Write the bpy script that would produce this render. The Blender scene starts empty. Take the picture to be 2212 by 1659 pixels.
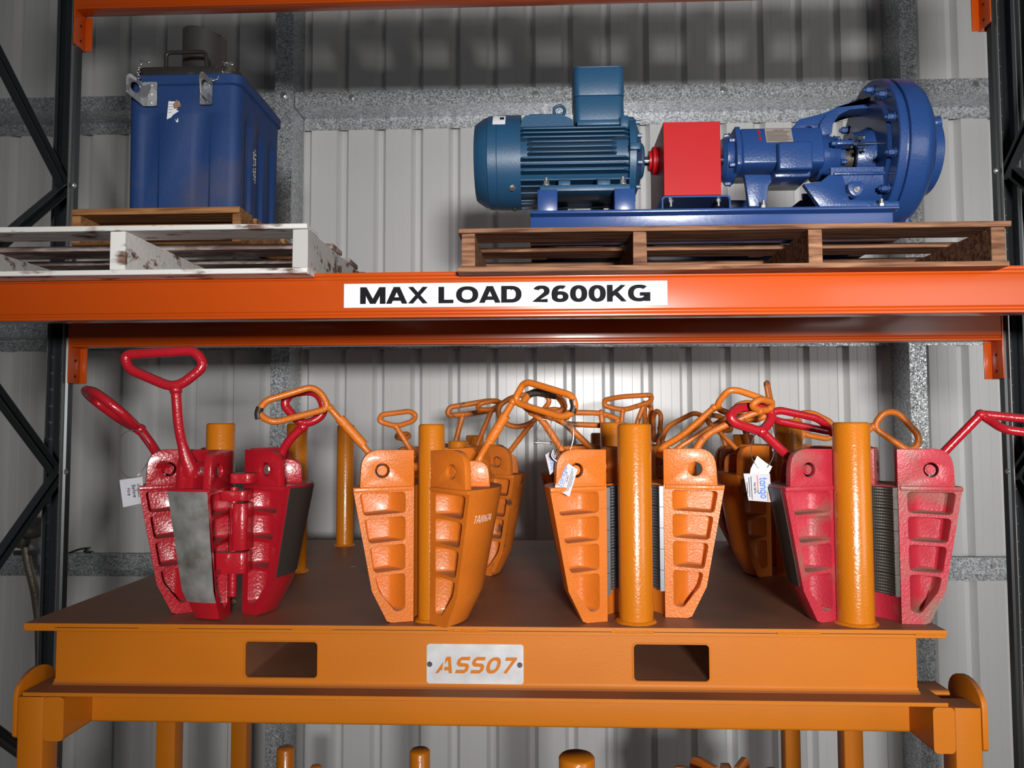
import bpy, bmesh, math, random
from mathutils import Vector, Matrix
from mathutils.geometry import tessellate_polygon
random.seed(7)
C = bpy.context.scene.collection
SC = bpy.context.scene
PI = math.pi
EYE = 1.90                     # camera height above the concrete floor
# ------------------------------------------------------------------ camera
FPX, YAW, PIT, ROL = 1687.0, 0.04134, 0.05538, -0.00271
def cam_axes():
    cy, sy, cp, sp = math.cos(YAW), math.sin(YAW), math.cos(PIT), math.sin(PIT)
    fwd = Vector((-sy*cp, cy*cp, sp)); right = Vector((cy, sy, 0)); up = right.cross(fwd)
    cr, sr = math.cos(ROL), math.sin(ROL)
    return (cr*right+sr*up, -sr*right+cr*up, fwd)
RT, UP, FW = cam_axes()
cd = bpy.data.cameras.new('camera'); cam = bpy.data.objects.new('camera', cd); C.objects.link(cam)
m = Matrix((RT, UP, -FW)).transposed().to_4x4(); m.translation = (0, 0, EYE)
cam.matrix_world = m
cd.sensor_width = 36; cd.lens = FPX/2212*36; cd.clip_start = .02; cd.clip_end = 100
SC.camera = cam
def at(px, py, Y):
    """point of the place on the vertical plane at depth Y that a surveyed sight line meets"""
    d = RT*((px-1106)/FPX) - UP*((py-829.5)/FPX) + FW
    t = Y/d.y
    return Vector((d.x*t, Y, EYE+d.z*t))
def atz(px, py, z):
    d = RT*((px-1106)/FPX) - UP*((py-829.5)/FPX) + FW
    t = (z-EYE)/d.z
    return Vector((d.x*t, d.y*t, z))
# ------------------------------------------------------------------ light
SC.view_settings.view_transform = 'Standard'; SC.view_settings.look = 'None'
SC.view_settings.exposure = -0.27; SC.view_settings.gamma = 1; SC.view_settings.use_curve_mapping = False
w = bpy.data.worlds.new('world'); SC.world = w; w.use_nodes = True
nt = w.node_tree; bg = nt.nodes['Background']; bg.inputs[1].default_value = 0.14
tc = nt.nodes.new('ShaderNodeTexCoord'); sep = nt.nodes.new('ShaderNodeSeparateXYZ'); rp = nt.nodes.new('ShaderNodeValToRGB')
nt.links.new(tc.outputs['Generated'], sep.inputs[0]); nt.links.new(sep.outputs[2], rp.inputs[0]); nt.links.new(rp.outputs[0], bg.inputs[0])
rp.color_ramp.elements[0].position = 0.0; rp.color_ramp.elements[0].color = (.09, .095, .10, 1)
rp.color_ramp.elements[1].position = 0.8; rp.color_ramp.elements[1].color = (.60, .62, .65, 1)
def area(name, loc, target, sx, sy, power, col):
    l = bpy.data.lights.new(name, 'AREA'); l.shape = 'RECTANGLE'; l.size = sx; l.size_y = sy; l.energy = power; l.color = col
    o = bpy.data.objects.new(name, l); C.objects.link(o); o.location = loc
    o.rotation_euler = (Vector(target)-Vector(loc)).to_track_quat('-Z', 'Y').to_euler()
    return o
area('door_light', (4.6, -2.6, EYE+.5), (0, 2.2, EYE-.2), 2.4, 2.2, 72, (1, .98, .95))
area('bay_light', (.5, -2.1, EYE+.15), (0.5, 3, EYE+.32), .45, .26, 50, (1, .98, .96)).data.spread = math.radians(76)
# ------------------------------------------------------------------ materials
def mat(name, col, rough=.5, metal=0, bump=0, bscale=60, var=0, vscale=6, spec=.5, coat=0, dust=None, dustscale=9, dustlo=.52, dusthi=.7, detail=4, stretch=None):
    m = bpy.data.materials.new(name); m.use_nodes = True
    n = m.node_tree.nodes; L = m.node_tree.links; b = n['Principled BSDF']
    b.inputs['Roughness'].default_value = rough; b.inputs['Metallic'].default_value = metal
    b.inputs['Specular IOR Level'].default_value = spec; b.inputs['Coat Weight'].default_value = coat; b.inputs['Coat Roughness'].default_value = .12
    t = n.new('ShaderNodeTexCoord'); mp = n.new('ShaderNodeMapping'); L.new(t.outputs['Object'], mp.inputs[0])
    if stretch: mp.inputs['Scale'].default_value = stretch
    c = (*col, 1); src = None
    if var:
        nz = n.new('ShaderNodeTexNoise'); nz.inputs['Scale'].default_value = vscale; nz.inputs['Detail'].default_value = detail
        L.new(mp.outputs[0], nz.inputs['Vector'])
        r = n.new('ShaderNodeValToRGB'); L.new(nz.outputs['Fac'], r.inputs[0])
        r.color_ramp.elements[0].position = .3; r.color_ramp.elements[1].position = .7
        r.color_ramp.elements[0].color = (*[x*(1-var) for x in col], 1); r.color_ramp.elements[1].color = (*[min(1, x*(1+var)) for x in col], 1)
        src = r.outputs[0]
    if dust:
        n2 = n.new('ShaderNodeTexNoise'); n2.inputs['Scale'].default_value = dustscale; n2.inputs['Detail'].default_value = 8
        L.new(mp.outputs[0], n2.inputs['Vector'])
        r2 = n.new('ShaderNodeValToRGB'); r2.color_ramp.elements[0].position = dustlo; r2.color_ramp.elements[1].position = dusthi
        L.new(n2.outputs['Fac'], r2.inputs[0])
        mx = n.new('ShaderNodeMix'); mx.data_type = 'RGBA'; L.new(r2.outputs[0], mx.inputs[0])
        if src: L.new(src, mx.inputs[6])
        else: mx.inputs[6].default_value = c
        mx.inputs[7].default_value = (*dust, 1); src = mx.outputs[2]
    if src: L.new(src, b.inputs['Base Color'])
    else: b.inputs['Base Color'].default_value = c
    if bump:
        n3 = n.new('ShaderNodeTexNoise'); n3.inputs['Scale'].default_value = bscale; n3.inputs['Detail'].default_value = 3
        L.new(mp.outputs[0], n3.inputs['Vector'])
        bp = n.new('ShaderNodeBump'); bp.inputs['Strength'].default_value = bump; bp.inputs['Distance'].default_value = .002
        L.new(n3.outputs['Fac'], bp.inputs['Height']); L.new(bp.outputs[0], b.inputs['Normal'])
    return m
def topdust(m, col, amount=1.0, lo=.55, hi=.95):
    """settled dust on faces that look up: a property of the thing's world orientation"""
    n = m.node_tree.nodes; L = m.node_tree.links; b = n['Principled BSDF']
    g = n.new('ShaderNodeNewGeometry'); s = n.new('ShaderNodeSeparateXYZ'); L.new(g.outputs['True Normal'], s.inputs[0])
    mr = n.new('ShaderNodeMapRange'); L.new(s.outputs[2], mr.inputs[0]); mr.inputs[1].default_value = lo; mr.inputs[2].default_value = hi; mr.inputs[4].default_value = amount
    mx = n.new('ShaderNodeMix'); mx.data_type = 'RGBA'; L.new(mr.outputs[0], mx.inputs[0])
    bc = b.inputs['Base Color']
    if bc.is_linked: L.new(bc.links[0].from_socket, mx.inputs[6])
    else: mx.inputs[6].default_value = bc.default_value
    mx.inputs[7].default_value = (*col, 1); L.new(mx.outputs[2], bc)
    rr = n.new('ShaderNodeMapRange'); L.new(s.outputs[2], rr.inputs[0]); rr.inputs[1].default_value = lo; rr.inputs[2].default_value = hi
    rr.inputs[3].default_value = b.inputs['Roughness'].default_value; rr.inputs[4].default_value = .8
    L.new(rr.outputs[0], b.inputs['Roughness'])
    return m
def galv(name, base=.42, rough=.38, scale=130):
    m = bpy.data.materials.new(name); m.use_nodes = True; n = m.node_tree.nodes; L = m.node_tree.links; b = n['Principled BSDF']
    t = n.new('ShaderNodeTexCoord'); v = n.new('ShaderNodeTexVoronoi'); v.inputs['Scale'].default_value = scale
    L.new(t.outputs['Object'], v.inputs['Vector'])
    s = n.new('ShaderNodeSeparateColor'); L.new(v.outputs['Color'], s.inputs[0])
    r = n.new('ShaderNodeValToRGB'); L.new(s.outputs[0], r.inputs[0])
    r.color_ramp.elements[0].color = (base*.5, base*.53, base*.56, 1); r.color_ramp.elements[1].color = (base*1.5, base*1.55, base*1.6, 1)
    L.new(r.outputs[0], b.inputs['Base Color'])
    r2 = n.new('ShaderNodeMapRange'); L.new(s.outputs[1], r2.inputs[0]); r2.inputs[3].default_value = rough-.12; r2.inputs[4].default_value = rough+.2
    L.new(r2.outputs[0], b.inputs['Roughness']); b.inputs['Metallic'].default_value = .6
    bp = n.new('ShaderNodeBump'); bp.inputs['Strength'].default_value = .15; bp.inputs['Distance'].default_value = .001; L.new(s.outputs[2], bp.inputs['Height']); L.new(bp.outputs[0], b.inputs['Normal'])
    return m
def wood(name, c1, c2, paint=None, lo=.42, hi=.5):
    m = bpy.data.materials.new(name); m.use_nodes = True; n = m.node_tree.nodes; L = m.node_tree.links; b = n['Principled BSDF']
    b.inputs['Roughness'].default_value = .8; b.inputs['Specular IOR Level'].default_value = .2
    t = n.new('ShaderNodeTexCoord'); oi = n.new('ShaderNodeObjectInfo'); mp = n.new('ShaderNodeMapping'); L.new(t.outputs['Object'], mp.inputs[0])
    ad = n.new('ShaderNodeVectorMath'); ad.operation = 'ADD'; L.new(t.outputs['Object'], ad.inputs[0])
    cm = n.new('ShaderNodeCombineXYZ'); mu = n.new('ShaderNodeMath'); mu.operation = 'MULTIPLY'; mu.inputs[1].default_value = 17; L.new(oi.outputs['Random'], mu.inputs[0]); L.new(mu.outputs[0], cm.inputs[1])
    L.new(cm.outputs[0], ad.inputs[1]); L.new(ad.outputs[0], mp.inputs[0]); mp.inputs['Scale'].default_value = (3, 40, 40)
    nz = n.new('ShaderNodeTexNoise'); nz.inputs['Scale'].default_value = 2.2; nz.inputs['Detail'].default_value = 6; nz.inputs['Distortion'].default_value = .6; L.new(mp.outputs[0], nz.inputs['Vector'])
    r = n.new('ShaderNodeValToRGB'); L.new(nz.outputs['Fac'], r.inputs[0]); r.color_ramp.elements[0].position = .35; r.color_ramp.elements[1].position = .65
    r.color_ramp.elements[0].color = (*c1, 1); r.color_ramp.elements[1].color = (*c2, 1); src = r.outputs[0]
    if paint:
        n2 = n.new('ShaderNodeTexNoise'); n2.inputs['Scale'].default_value = 14; n2.inputs['Detail'].default_value = 7; n2.inputs['Roughness'].default_value = .6
        m2 = n.new('ShaderNodeMapping'); m2.inputs['Scale'].default_value = (.6, 1.5, 2.2); L.new(ad.outputs[0], m2.inputs[0]); L.new(m2.outputs[0], n2.inputs['Vector'])
        r2 = n.new('ShaderNodeValToRGB'); L.new(n2.outputs['Fac'], r2.inputs[0]); r2.color_ramp.elements[0].position = lo; r2.color_ramp.elements[1].position = hi
        mx = n.new('ShaderNodeMix'); mx.data_type = 'RGBA'; L.new(r2.outputs[0], mx.inputs[0]); L.new(src, mx.inputs[6]); mx.inputs[7].default_value = (*paint, 1); src = mx.outputs[2]
    hs = n.new('ShaderNodeHueSaturation'); L.new(src, hs.inputs['Color']); mr = n.new('ShaderNodeMapRange'); L.new(oi.outputs['Random'], mr.inputs[0]); mr.inputs[3].default_value = .75; mr.inputs[4].default_value = 1.2
    L.new(mr.outputs[0], hs.inputs['Value']); L.new(hs.outputs[0], b.inputs['Base Color'])
    bp = n.new('ShaderNodeBump'); bp.inputs['Strength'].default_value = .5; bp.inputs['Distance'].default_value = .002; L.new(nz.outputs['Fac'], bp.inputs['Height']); L.new(bp.outputs[0], b.inputs['Normal'])
    return m
M = {}
M['rack'] = mat('rack_orange', (.52, .070, .004), .3, spec=.5, coat=.2)
M['still'] = topdust(mat('stillage_orange', (.52, .15, .005), .45, spec=.35, bump=.12, bscale=150, var=.06, vscale=3), (.20, .085, .045), .85)
M['post'] = mat('post_orange', (.56, .165, .006), .25, bump=.35, bscale=190, coat=.4)
M['deck'] = mat('deck_dust', (.27, .115, .062), .5, var=.15, vscale=3.5, bump=.12, bscale=220, dust=(.15, .09, .06), dustscale=2.2, dustlo=.58, dusthi=.72)
M['slip'] = topdust(mat('slip_orange', (.62, .155, .014), .36, spec=.4, bump=.45, bscale=190, var=.08, vscale=10, coat=.12), (.36, .15, .06), .7)
M['slip_dull'] = topdust(mat('slip_orange_worn', (.56, .14, .014), .42, bump=.42, bscale=190, var=.12, vscale=10, dust=(.12, .055, .03), dustscale=26, dustlo=.6, dusthi=.68), (.3, .13, .06), .7)
M['red'] = topdust(mat('slip_red', (.44, .010, .020), .24, bump=.5, bscale=190, var=.08, vscale=8, coat=.4), (.16, .05, .045), .7)
M['red_dusty'] = topdust(mat('slip_red_dusty', (.44, .02, .038), .42, bump=.5, bscale=190, var=.1, vscale=8, dust=(.20, .12, .085), dustscale=9, dustlo=.5, dusthi=.72), (.24, .15, .11), .9)
M['steel'] = mat('bare_steel', (.62, .61, .58), .36, metal=.7, bump=.12, bscale=18, var=.35, vscale=22, dust=(.20, .14, .06), dustscale=14, dustlo=.55, dusthi=.75)
M['steel_dark_and_shaded'] = mat('dark_and_shaded_steel', (.09, .08, .07), .45, metal=.6, bump=.3, bscale=90)  # dark steel, also the painted shade on the dusty red slip's dies
M['die'] = mat('die_steel', (.16, .16, .17), .4, metal=.7)
M['pumpblue'] = mat('pump_blue', (.015, .052, .185), .34, bump=.35, bscale=170, var=.06, coat=.25)
M['baseblue'] = mat('base_blue', (.017, .055, .20), .3, bump=.12, bscale=60, coat=.3)
M['motorblue'] = topdust(mat('motor_blue', (.014, .066, .14), .42, bump=.12, bscale=150, var=.08), (.13, .11, .095), .6, .7, .98)
M['guardred'] = mat('guard_red', (.42, .006, .010), .4, spec=.3, var=.03)
M['boxblue'] = mat('box_blue', (.013, .045, .16), .62, spec=.35, bump=.3, bscale=120, var=.1, vscale=3, dust=(.075, .07, .10), dustscale=5, dustlo=.5, dusthi=.8)
M['black'] = mat('black_metal', (.022, .021, .02), .42, bump=.3, bscale=60, dust=(.10, .08, .06), dustscale=20, dustlo=.6, dusthi=.75)
M['dark'] = mat('hole_shade_and_rivet', (.012, .012, .014), .7)  # near black: painted shade of the connector holes, and dark rivets
M['zinc'] = mat('zinc_bolt', (.62, .62, .60), .3, metal=.9)
M['chrome'] = mat('chrome_steel', (.75, .75, .74), .15, metal=1)
M['galv'] = galv('galvanised', .56, scale=170)
M['galv_box'] = galv('galvanised_bracket', .45, .35, 40)
M['upright'] = mat('upright_steel', (.055, .062, .066), .35, metal=.6, bump=.05, bscale=40)
M['upedge'] = mat('upright_edge_steel', (.30, .31, .31), .35, metal=.7)
M['white'] = mat('white_sticker', (.80, .83, .88), .35)
M['ink'] = mat('black_ink', (.006, .006, .008), .7, spec=.15)
M['cardtag'] = mat('laminated_card', (.50, .50, .54), .5)
M['blueink'] = mat('blue_ink', (.02, .16, .55), .4)
M['orangeink'] = mat('orange_ink', (.75, .12, .03), .4)
M['chalk'] = mat('paint_pen', (.85, .82, .78), .7)
M['plate'] = mat('sign_plate_steel', (.66, .67, .68), .32, metal=.35, var=.12, vscale=25)
M['brass'] = mat('nameplate_steel', (.46, .40, .36), .4, metal=.5)
M['wood'] = wood('pallet_wood', (.11, .045, .025), (.33, .17, .095))
M['woodlight'] = wood('small_pallet_wood', (.20, .085, .03), (.42, .20, .08))
M['woodwhite'] = wood('whitewashed_wood', (.11, .055, .04), (.22, .13, .10), (.66, .65, .63), .37, .46)
M['woodgrey'] = wood('faded_wood', (.10, .06, .05), (.24, .17, .15), (.36, .31, .29), .50, .62)
M['cardboard'] = mat('cardboard', (.30, .17, .10), .8)
M['concrete'] = mat('concrete', (.22, .22, .21), .8, bump=.2, bscale=30, var=.15)
M['burnt'] = mat('burnt_paint', (.03, .018, .012), .5, bump=.6, bscale=80)
M['wrap'] = mat('orange_tape_wrap', (.66, .17, .012), .5, bump=1, bscale=45, stretch=(1, 1, 3))
wm = mat('wall_sheet', (.68, .68, .675), .32, spec=.6, var=.02, vscale=2); M['wall'] = wm
# ------------------------------------------------------------------ mesh building
ORI = {}
class MB:
    def __init__(s, T=None): s.bm = bmesh.new(); s.T = T or Matrix.Identity(4)
    def v(s, p): return s.bm.verts.new(s.T @ Vector(p))
    def face(s, vs):
        try: return s.bm.faces.new(vs)
        except ValueError: return None
    def box(s, lo, hi, R=None, piv=None):
        lo, hi = Vector(lo), Vector(hi); piv = Vector(piv) if piv is not None else (lo+hi)/2
        P = []
        for x in (lo.x, hi.x):
            for y in (lo.y, hi.y):
                for z in (lo.z, hi.z):
                    p = Vector((x, y, z))
                    if R is not None: p = piv + R @ (p-piv)
                    P.append(s.v(p))
        for f in ((0, 1, 3, 2), (4, 6, 7, 5), (0, 4, 5, 1), (2, 3, 7, 6), (0, 2, 6, 4), (1, 5, 7, 3)): s.face([P[i] for i in f])
        return s
    def prism(s, poly, fn, w0, w1, holes=()):
        """outline (and holes) in (u,v), swept from w0 to w1; fn(u,v,w) gives the point"""
        loops = [list(poly)]+[list(h) for h in holes]
        rings = []
        for L in loops:
            a = [s.v(fn(u, v, w0)) for u, v in L]; b = [s.v(fn(u, v, w1)) for u, v in L]
            k = len(L)
            for i in range(k): s.face([a[i], a[(i+1) % k], b[(i+1) % k], b[i]])
            rings.append((a, b))
        if len(loops) == 1:
            s.face(rings[0][0][::-1]); s.face(rings[0][1])
        else:
            tri = tessellate_polygon([[Vector((u, v, 0)) for u, v in L] for L in loops])
            A = [v for r in rings for v in r[0]]; B = [v for r in rings for v in r[1]]
            for t in tri:
                s.face([A[i] for i in t]); s.face([B[i] for i in reversed(t)])
        return s
    def cyl(s, p0, p1, r0, r1=None, seg=20, cap=True):
        r1 = r0 if r1 is None else r1
        p0, p1 = Vector(p0), Vector(p1); d = (p1-p0).normalized(); a = d.orthogonal().normalized(); b = d.cross(a)
        A = [s.v(p0+(a*math.cos(t)+b*math.sin(t))*r0) for t in [2*PI*i/seg for i in range(seg)]]
        B = [s.v(p1+(a*math.cos(t)+b*math.sin(t))*r1) for t in [2*PI*i/seg for i in range(seg)]]
        for i in range(seg): s.face([A[i], A[(i+1) % seg], B[(i+1) % seg], B[i]])
        if cap: s.face(A[::-1]); s.face(B)
        return s
    def lathe(s, prof, o, axis, seg=32, closed=False):
        """prof: (distance along axis, radius)"""
        o, d = Vector(o), Vector(axis).normalized(); a = d.orthogonal().normalized(); b = d.cross(a)
        R = []
        for h, r in prof:
            R.append([s.v(o+d*h+(a*math.cos(t)+b*math.sin(t))*max(r, 1e-5)) for t in [2*PI*i/seg for i in range(seg)]])
        for j in range(len(R)-1):
            for i in range(seg): s.face([R[j][i], R[j][(i+1) % seg], R[j+1][(i+1) % seg], R[j+1][i]])
        if closed:
            for i in range(seg): s.face([R[-1][i], R[-1][(i+1) % seg], R[0][(i+1) % seg], R[0][i]])
        else: s.face(R[0][::-1]); s.face(R[-1])
        return s
    def tube(s, pts, r, seg=10, closed=False, taper=None):
        pts = [Vector(p) for p in pts]; n = len(pts); rings = []
        def tan(i):
            if closed: return (pts[(i+1) % n]-pts[i-1]).normalized()
            return (pts[min(i+1, n-1)]-pts[max(i-1, 0)]).normalized()
        t0 = tan(0); a = t0.orthogonal().normalized()
        for i in range(n):
            t = tan(i); a = (a-t*a.dot(t)).normalized(); b = t.cross(a)
            rr = r if taper is None else taper(i/(n-1))
            rings.append([s.v(pts[i]+(a*math.cos(q)+b*math.sin(q))*rr) for q in [2*PI*k/seg for k in range(seg)]])
        for i in range(n if closed else n-1):
            A, B = rings[i], rings[(i+1) % n]
            off = 0
            if closed and i == n-1:
                off = min(range(seg), key=lambda o: (A[0].co-B[o].co).length)
            for k in range(seg): s.face([A[k], A[(k+1) % seg], B[(k+1+off) % seg], B[(k+off) % seg]])
        if not closed: s.face(rings[0][::-1]); s.face(rings[-1])
        return s
    def hexnut(s, p0, p1, r):
        return s.cyl(p0, p1, r, seg=6)
    def build(s, name, m, parent=None, bevel=0, bseg=2, smooth=38, **kw):
        bm = s.bm
        bmesh.ops.recalc_face_normals(bm, faces=bm.faces)
        if bevel:
            es = [e for e in bm.edges if len(e.link_faces) == 2 and e.calc_face_angle(0) > math.radians(30)]
            bmesh.ops.bevel(bm, geom=es, offset=bevel, segments=bseg, affect='EDGES', clamp_overlap=True, profile=.5)
        th = math.radians(smooth)
        for f in bm.faces: f.smooth = True
        for e in bm.edges:
            e.smooth = len(e.link_faces) == 2 and e.calc_face_angle(0) < th
        o0 = ORI.get(parent.name, Vector()) if parent else Vector()
        if parent is None:
            o0 = kw.pop('origin', None)
            if o0 is None:
                xs = [v.co for v in bm.verts]
                o0 = Vector((sum(p.x for p in xs)/len(xs), sum(p.y for p in xs)/len(xs), min(p.z for p in xs)))
        for v in bm.verts: v.co -= o0
        me = bpy.data.meshes.new(name); bm.to_mesh(me); bm.free(); me.materials.append(m)
        o = bpy.data.objects.new(name, me); C.objects.link(o)
        ORI[o.name] = Vector(o0)
        if parent: o.parent = parent
        else: o.location = o0
        return o
def thing(name, loc, label, cat, group=None):
    o = bpy.data.objects.new(name, None); C.objects.link(o); o.location = loc; o.empty_display_size = .1
    ORI[o.name] = Vector(loc); o['label'] = label; o['category'] = cat
    if group: o['group'] = group
    return o
def tag(o, label, cat, group=None):
    o['label'] = label; o['category'] = cat
    if group: o['group'] = group
    return o
def fillet(pts, rad, closed=False, n=6):
    pts = [Vector(p) for p in pts]; out = []; N = len(pts)
    for i, p in enumerate(pts):
        if not closed and i in (0, N-1): out.append(p); continue
        a, b = pts[i-1], pts[(i+1) % N]; u, v = (a-p), (b-p)
        r = rad[i] if isinstance(rad, (list, tuple)) else rad
        d = min(r, u.length*.49, v.length*.49); u = p+u.normalized()*d; v = p+v.normalized()*d
        for k in range(n+1):
            t = k/n; out.append(u*(1-t)**2+p*2*t*(1-t)+v*t*t)
    return out
def rrect(u0, v0, u1, v1, r, n=4):
    out = []
    for cx, cy, a in ((u1-r, v1-r, 0), (u0+r, v1-r, 90), (u0+r, v0+r, 180), (u1-r, v0+r, 270)):
        for k in range(n+1):
            t = math.radians(a+90*k/n); out.append((cx+r*math.cos(t), cy+r*math.sin(t)))
    return out
def circ(cx, cy, r, n=18): return [(cx+r*math.cos(2*PI*i/n), cy+r*math.sin(2*PI*i/n)) for i in range(n)]
def rpoly(pts, r, n=4):
    return [(p.x, p.y) for p in fillet([(x, y, 0) for x, y in pts], r, True, n)]
XZ = lambda u, v, w: (u, w, v)     # outline in the x-z plane, swept along y
YZ = lambda u, v, w: (w, u, v)     # outline in the y-z plane, swept along x
XY = lambda u, v, w: (u, v, w)
def bolt(p, d, r, h, parent, name='bolt', m=None, washer=True, shank=0):
    p, d = Vector(p), Vector(d).normalized(); b = MB()
    if washer: b.cyl(p, p+d*r*.35, r*1.35, seg=16)
    b.hexnut(p+d*r*.3, p+d*h, r)
    if shank: b.cyl(p+d*h, p+d*(h+shank), r*.55, seg=10)
    return b.build(name, m or M['zinc'], parent)
def pw(t): return math.copysign(abs(t)**.86, t)
def arc(cx, cy, rx, ry, a0, a1, n=14): return [(cx+rx*pw(math.cos(math.radians(a0+(a1-a0)*i/n))), cy+ry*pw(math.sin(math.radians(a0+(a1-a0)*i/n)))) for i in range(n+1)]
H = 1.0
G = {  # letter shapes drawn as pen strokes, cap height 1: (advance, strokes)
 ' ': (.42, []), 'M': (1.2, [[(.09, -.05), (.09, 1.05)], [(1.11, -.05), (1.11, 1.05)], [(.13, 1.06), (.60, -.04)], [(1.07, 1.06), (.60, -.04)]]), 'A': (.98, [[(.07, -.06), (.47, 1.06)], [(.91, -.06), (.51, 1.06)], [(.2, .27), (.78, .27)]]),
 'X': (.94, [[(.08, -.06), (.86, 1.06)], [(.86, -.06), (.08, 1.06)]]), 'L': (.78, [[(.09, 1), (.09, .09), (.76, .09)]]), 'O': (1.06, [arc(.53, .5, .43, .41, 0, 360, 28)]),
 'D': (.98, [[(.09, .09), (.09, .91), (.46, .91)]+arc(.46, .5, .40, .41, 90, -90)+[(.09, .09)]]), '0': (.82, [arc(.41, .5, .31, .41, 0, 360, 26)]),
 '2': (.82, [arc(.40, .68, .29, .24, 165, -35, 12)+[(.12, .09), (.74, .09)]]), '6': (.82, [arc(.41, .32, .30, .23, 0, 360, 20), arc(.46, .46, .36, .46, 62, 188, 10)]),
 'K': (.92, [[(.09, -.05), (.09, 1.05)], [(.12, .34), (.80, 1.06)], [(.36, .56), (.84, -.06)]]), 'G': (1.06, [arc(.53, .5, .43, .41, 48, 342, 22)+[(.95, .44), (.56, .44)], [(.95, .44), (.95, 0)]]),
 'S': (.8, [[(.72, .91), (.2, .91), (.09, .80), (.09, .62), (.2, .52), (.6, .50), (.71, .40), (.71, .2), (.60, .09), (.07, .09)]]), '7': (.8, [[(.06, .9), (.76, .9)], [(.68, .95), (.30, 0)]]),
 'o': (.68, [arc(.34, .35, .26, .28, 0, 360, 18)]), 't': (.42, [[(.18, .95), (.18, .16), (.26, .07), (.38, .07)], [(.02, .64), (.38, .64)]]), 'a': (.68, [arc(.32, .35, .25, .28, 0, 360, 18), [(.58, .66), (.58, .04)]]),
 'n': (.66, [[(.09, .04), (.09, .66)], arc(.33, .40, .23, .24, 180, 0, 10)+[(.56, .04)]]), 'g': (.68, [arc(.32, .35, .25, .28, 0, 360, 18), [(.58, .66), (.58, -.12)]+arc(.33, -.10, .25, .2, 0, -160, 10)]),
 'I': (.3, [[(.15, 0), (.15, 1)]]), 's': (.5, [[(.42, .6), (.15, .62), (.1, .45), (.4, .3), (.38, .08), (.06, .06)]]), 'p': (.6, [[(.1, .62), (.1, -.35)], arc(.3, .34, .22, .27, 120, -130, 12)]),
 'e': (.6, [[(.08, .34), (.52, .38)]+arc(.3, .33, .23, .28, 10, 310, 14)]), 'c': (.5, [arc(.3, .33, .22, .27, 50, 310, 12)]), 'B': (.7, [[(.1, 0), (.1, 1), (.45, .95), (.5, .75), (.15, .55), (.55, .45), (.58, .12), (.1, 0)]]),
 'f': (.45, [[(.42, .95), (.25, .98), (.2, .7), (.2, 0)], [(.03, .6), (.4, .6)]]), 'r': (.45, [[(.1, .62), (.1, 0)], [(.1, .4), (.22, .6), (.4, .6)]]), 'H': (.8, [[(.1, 0), (.1, 1)], [(.65, 0), (.65, 1)], [(.1, .5), (.65, .5)]]),
 'i': (.25, [[(.12, .6), (.12, 0)], [(.12, .85), (.12, .92)]]), 'h': (.6, [[(.1, 1), (.1, 0)], arc(.3, .38, .2, .22, 180, 0, 8)+[(.5, 0)]]), 'T': (.7, [[(.35, 0), (.35, .95)], [(.0, .95), (.72, .95)]]),
 'N': (.8, [[(.1, 0), (.1, 1), (.65, 0), (.65, 1)]]), 'W': (1.0, [[(.02, 1), (.27, 0), (.5, .8), (.73, 0), (.98, 1)]]), '1': (.45, [[(.08, .75), (.25, 1), (.25, 0)]]), '4': (.8, [[(.5, 0), (.5, 1), (.05, .3), (.72, .3)]]),
 'R': (.75, [[(.1, 0), (.1, .95), (.5, .92), (.55, .65), (.12, .5), (.6, 0)]]), 'E': (.7, [[(.6, .93), (.1, .93), (.1, .07), (.6, .07)], [(.1, .5), (.5, .5)]]), 'P': (.7, [[(.1, 0), (.1, .93), (.5, .9), (.58, .68), (.5, .5), (.1, .46)]]),
 'C': (.8, [arc(.45, .5, .35, .43, 50, 310, 14)]), 'U': (.8, [[(.1, 1), (.1, .2), (.3, .05), (.55, .05), (.7, .2), (.7, 1)]]), '8': (.7, [arc(.35, .72, .24, .22, 0, 360, 14), arc(.35, .27, .28, .25, 0, 360, 14)]), '5': (.7, [[(.6, .95), (.15, .95), (.12, .55), (.45, .6), (.62, .35), (.45, .05), (.08, .08)]]), '-': (.5, [[(.05, .45), (.45, .45)]]),
}
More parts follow.
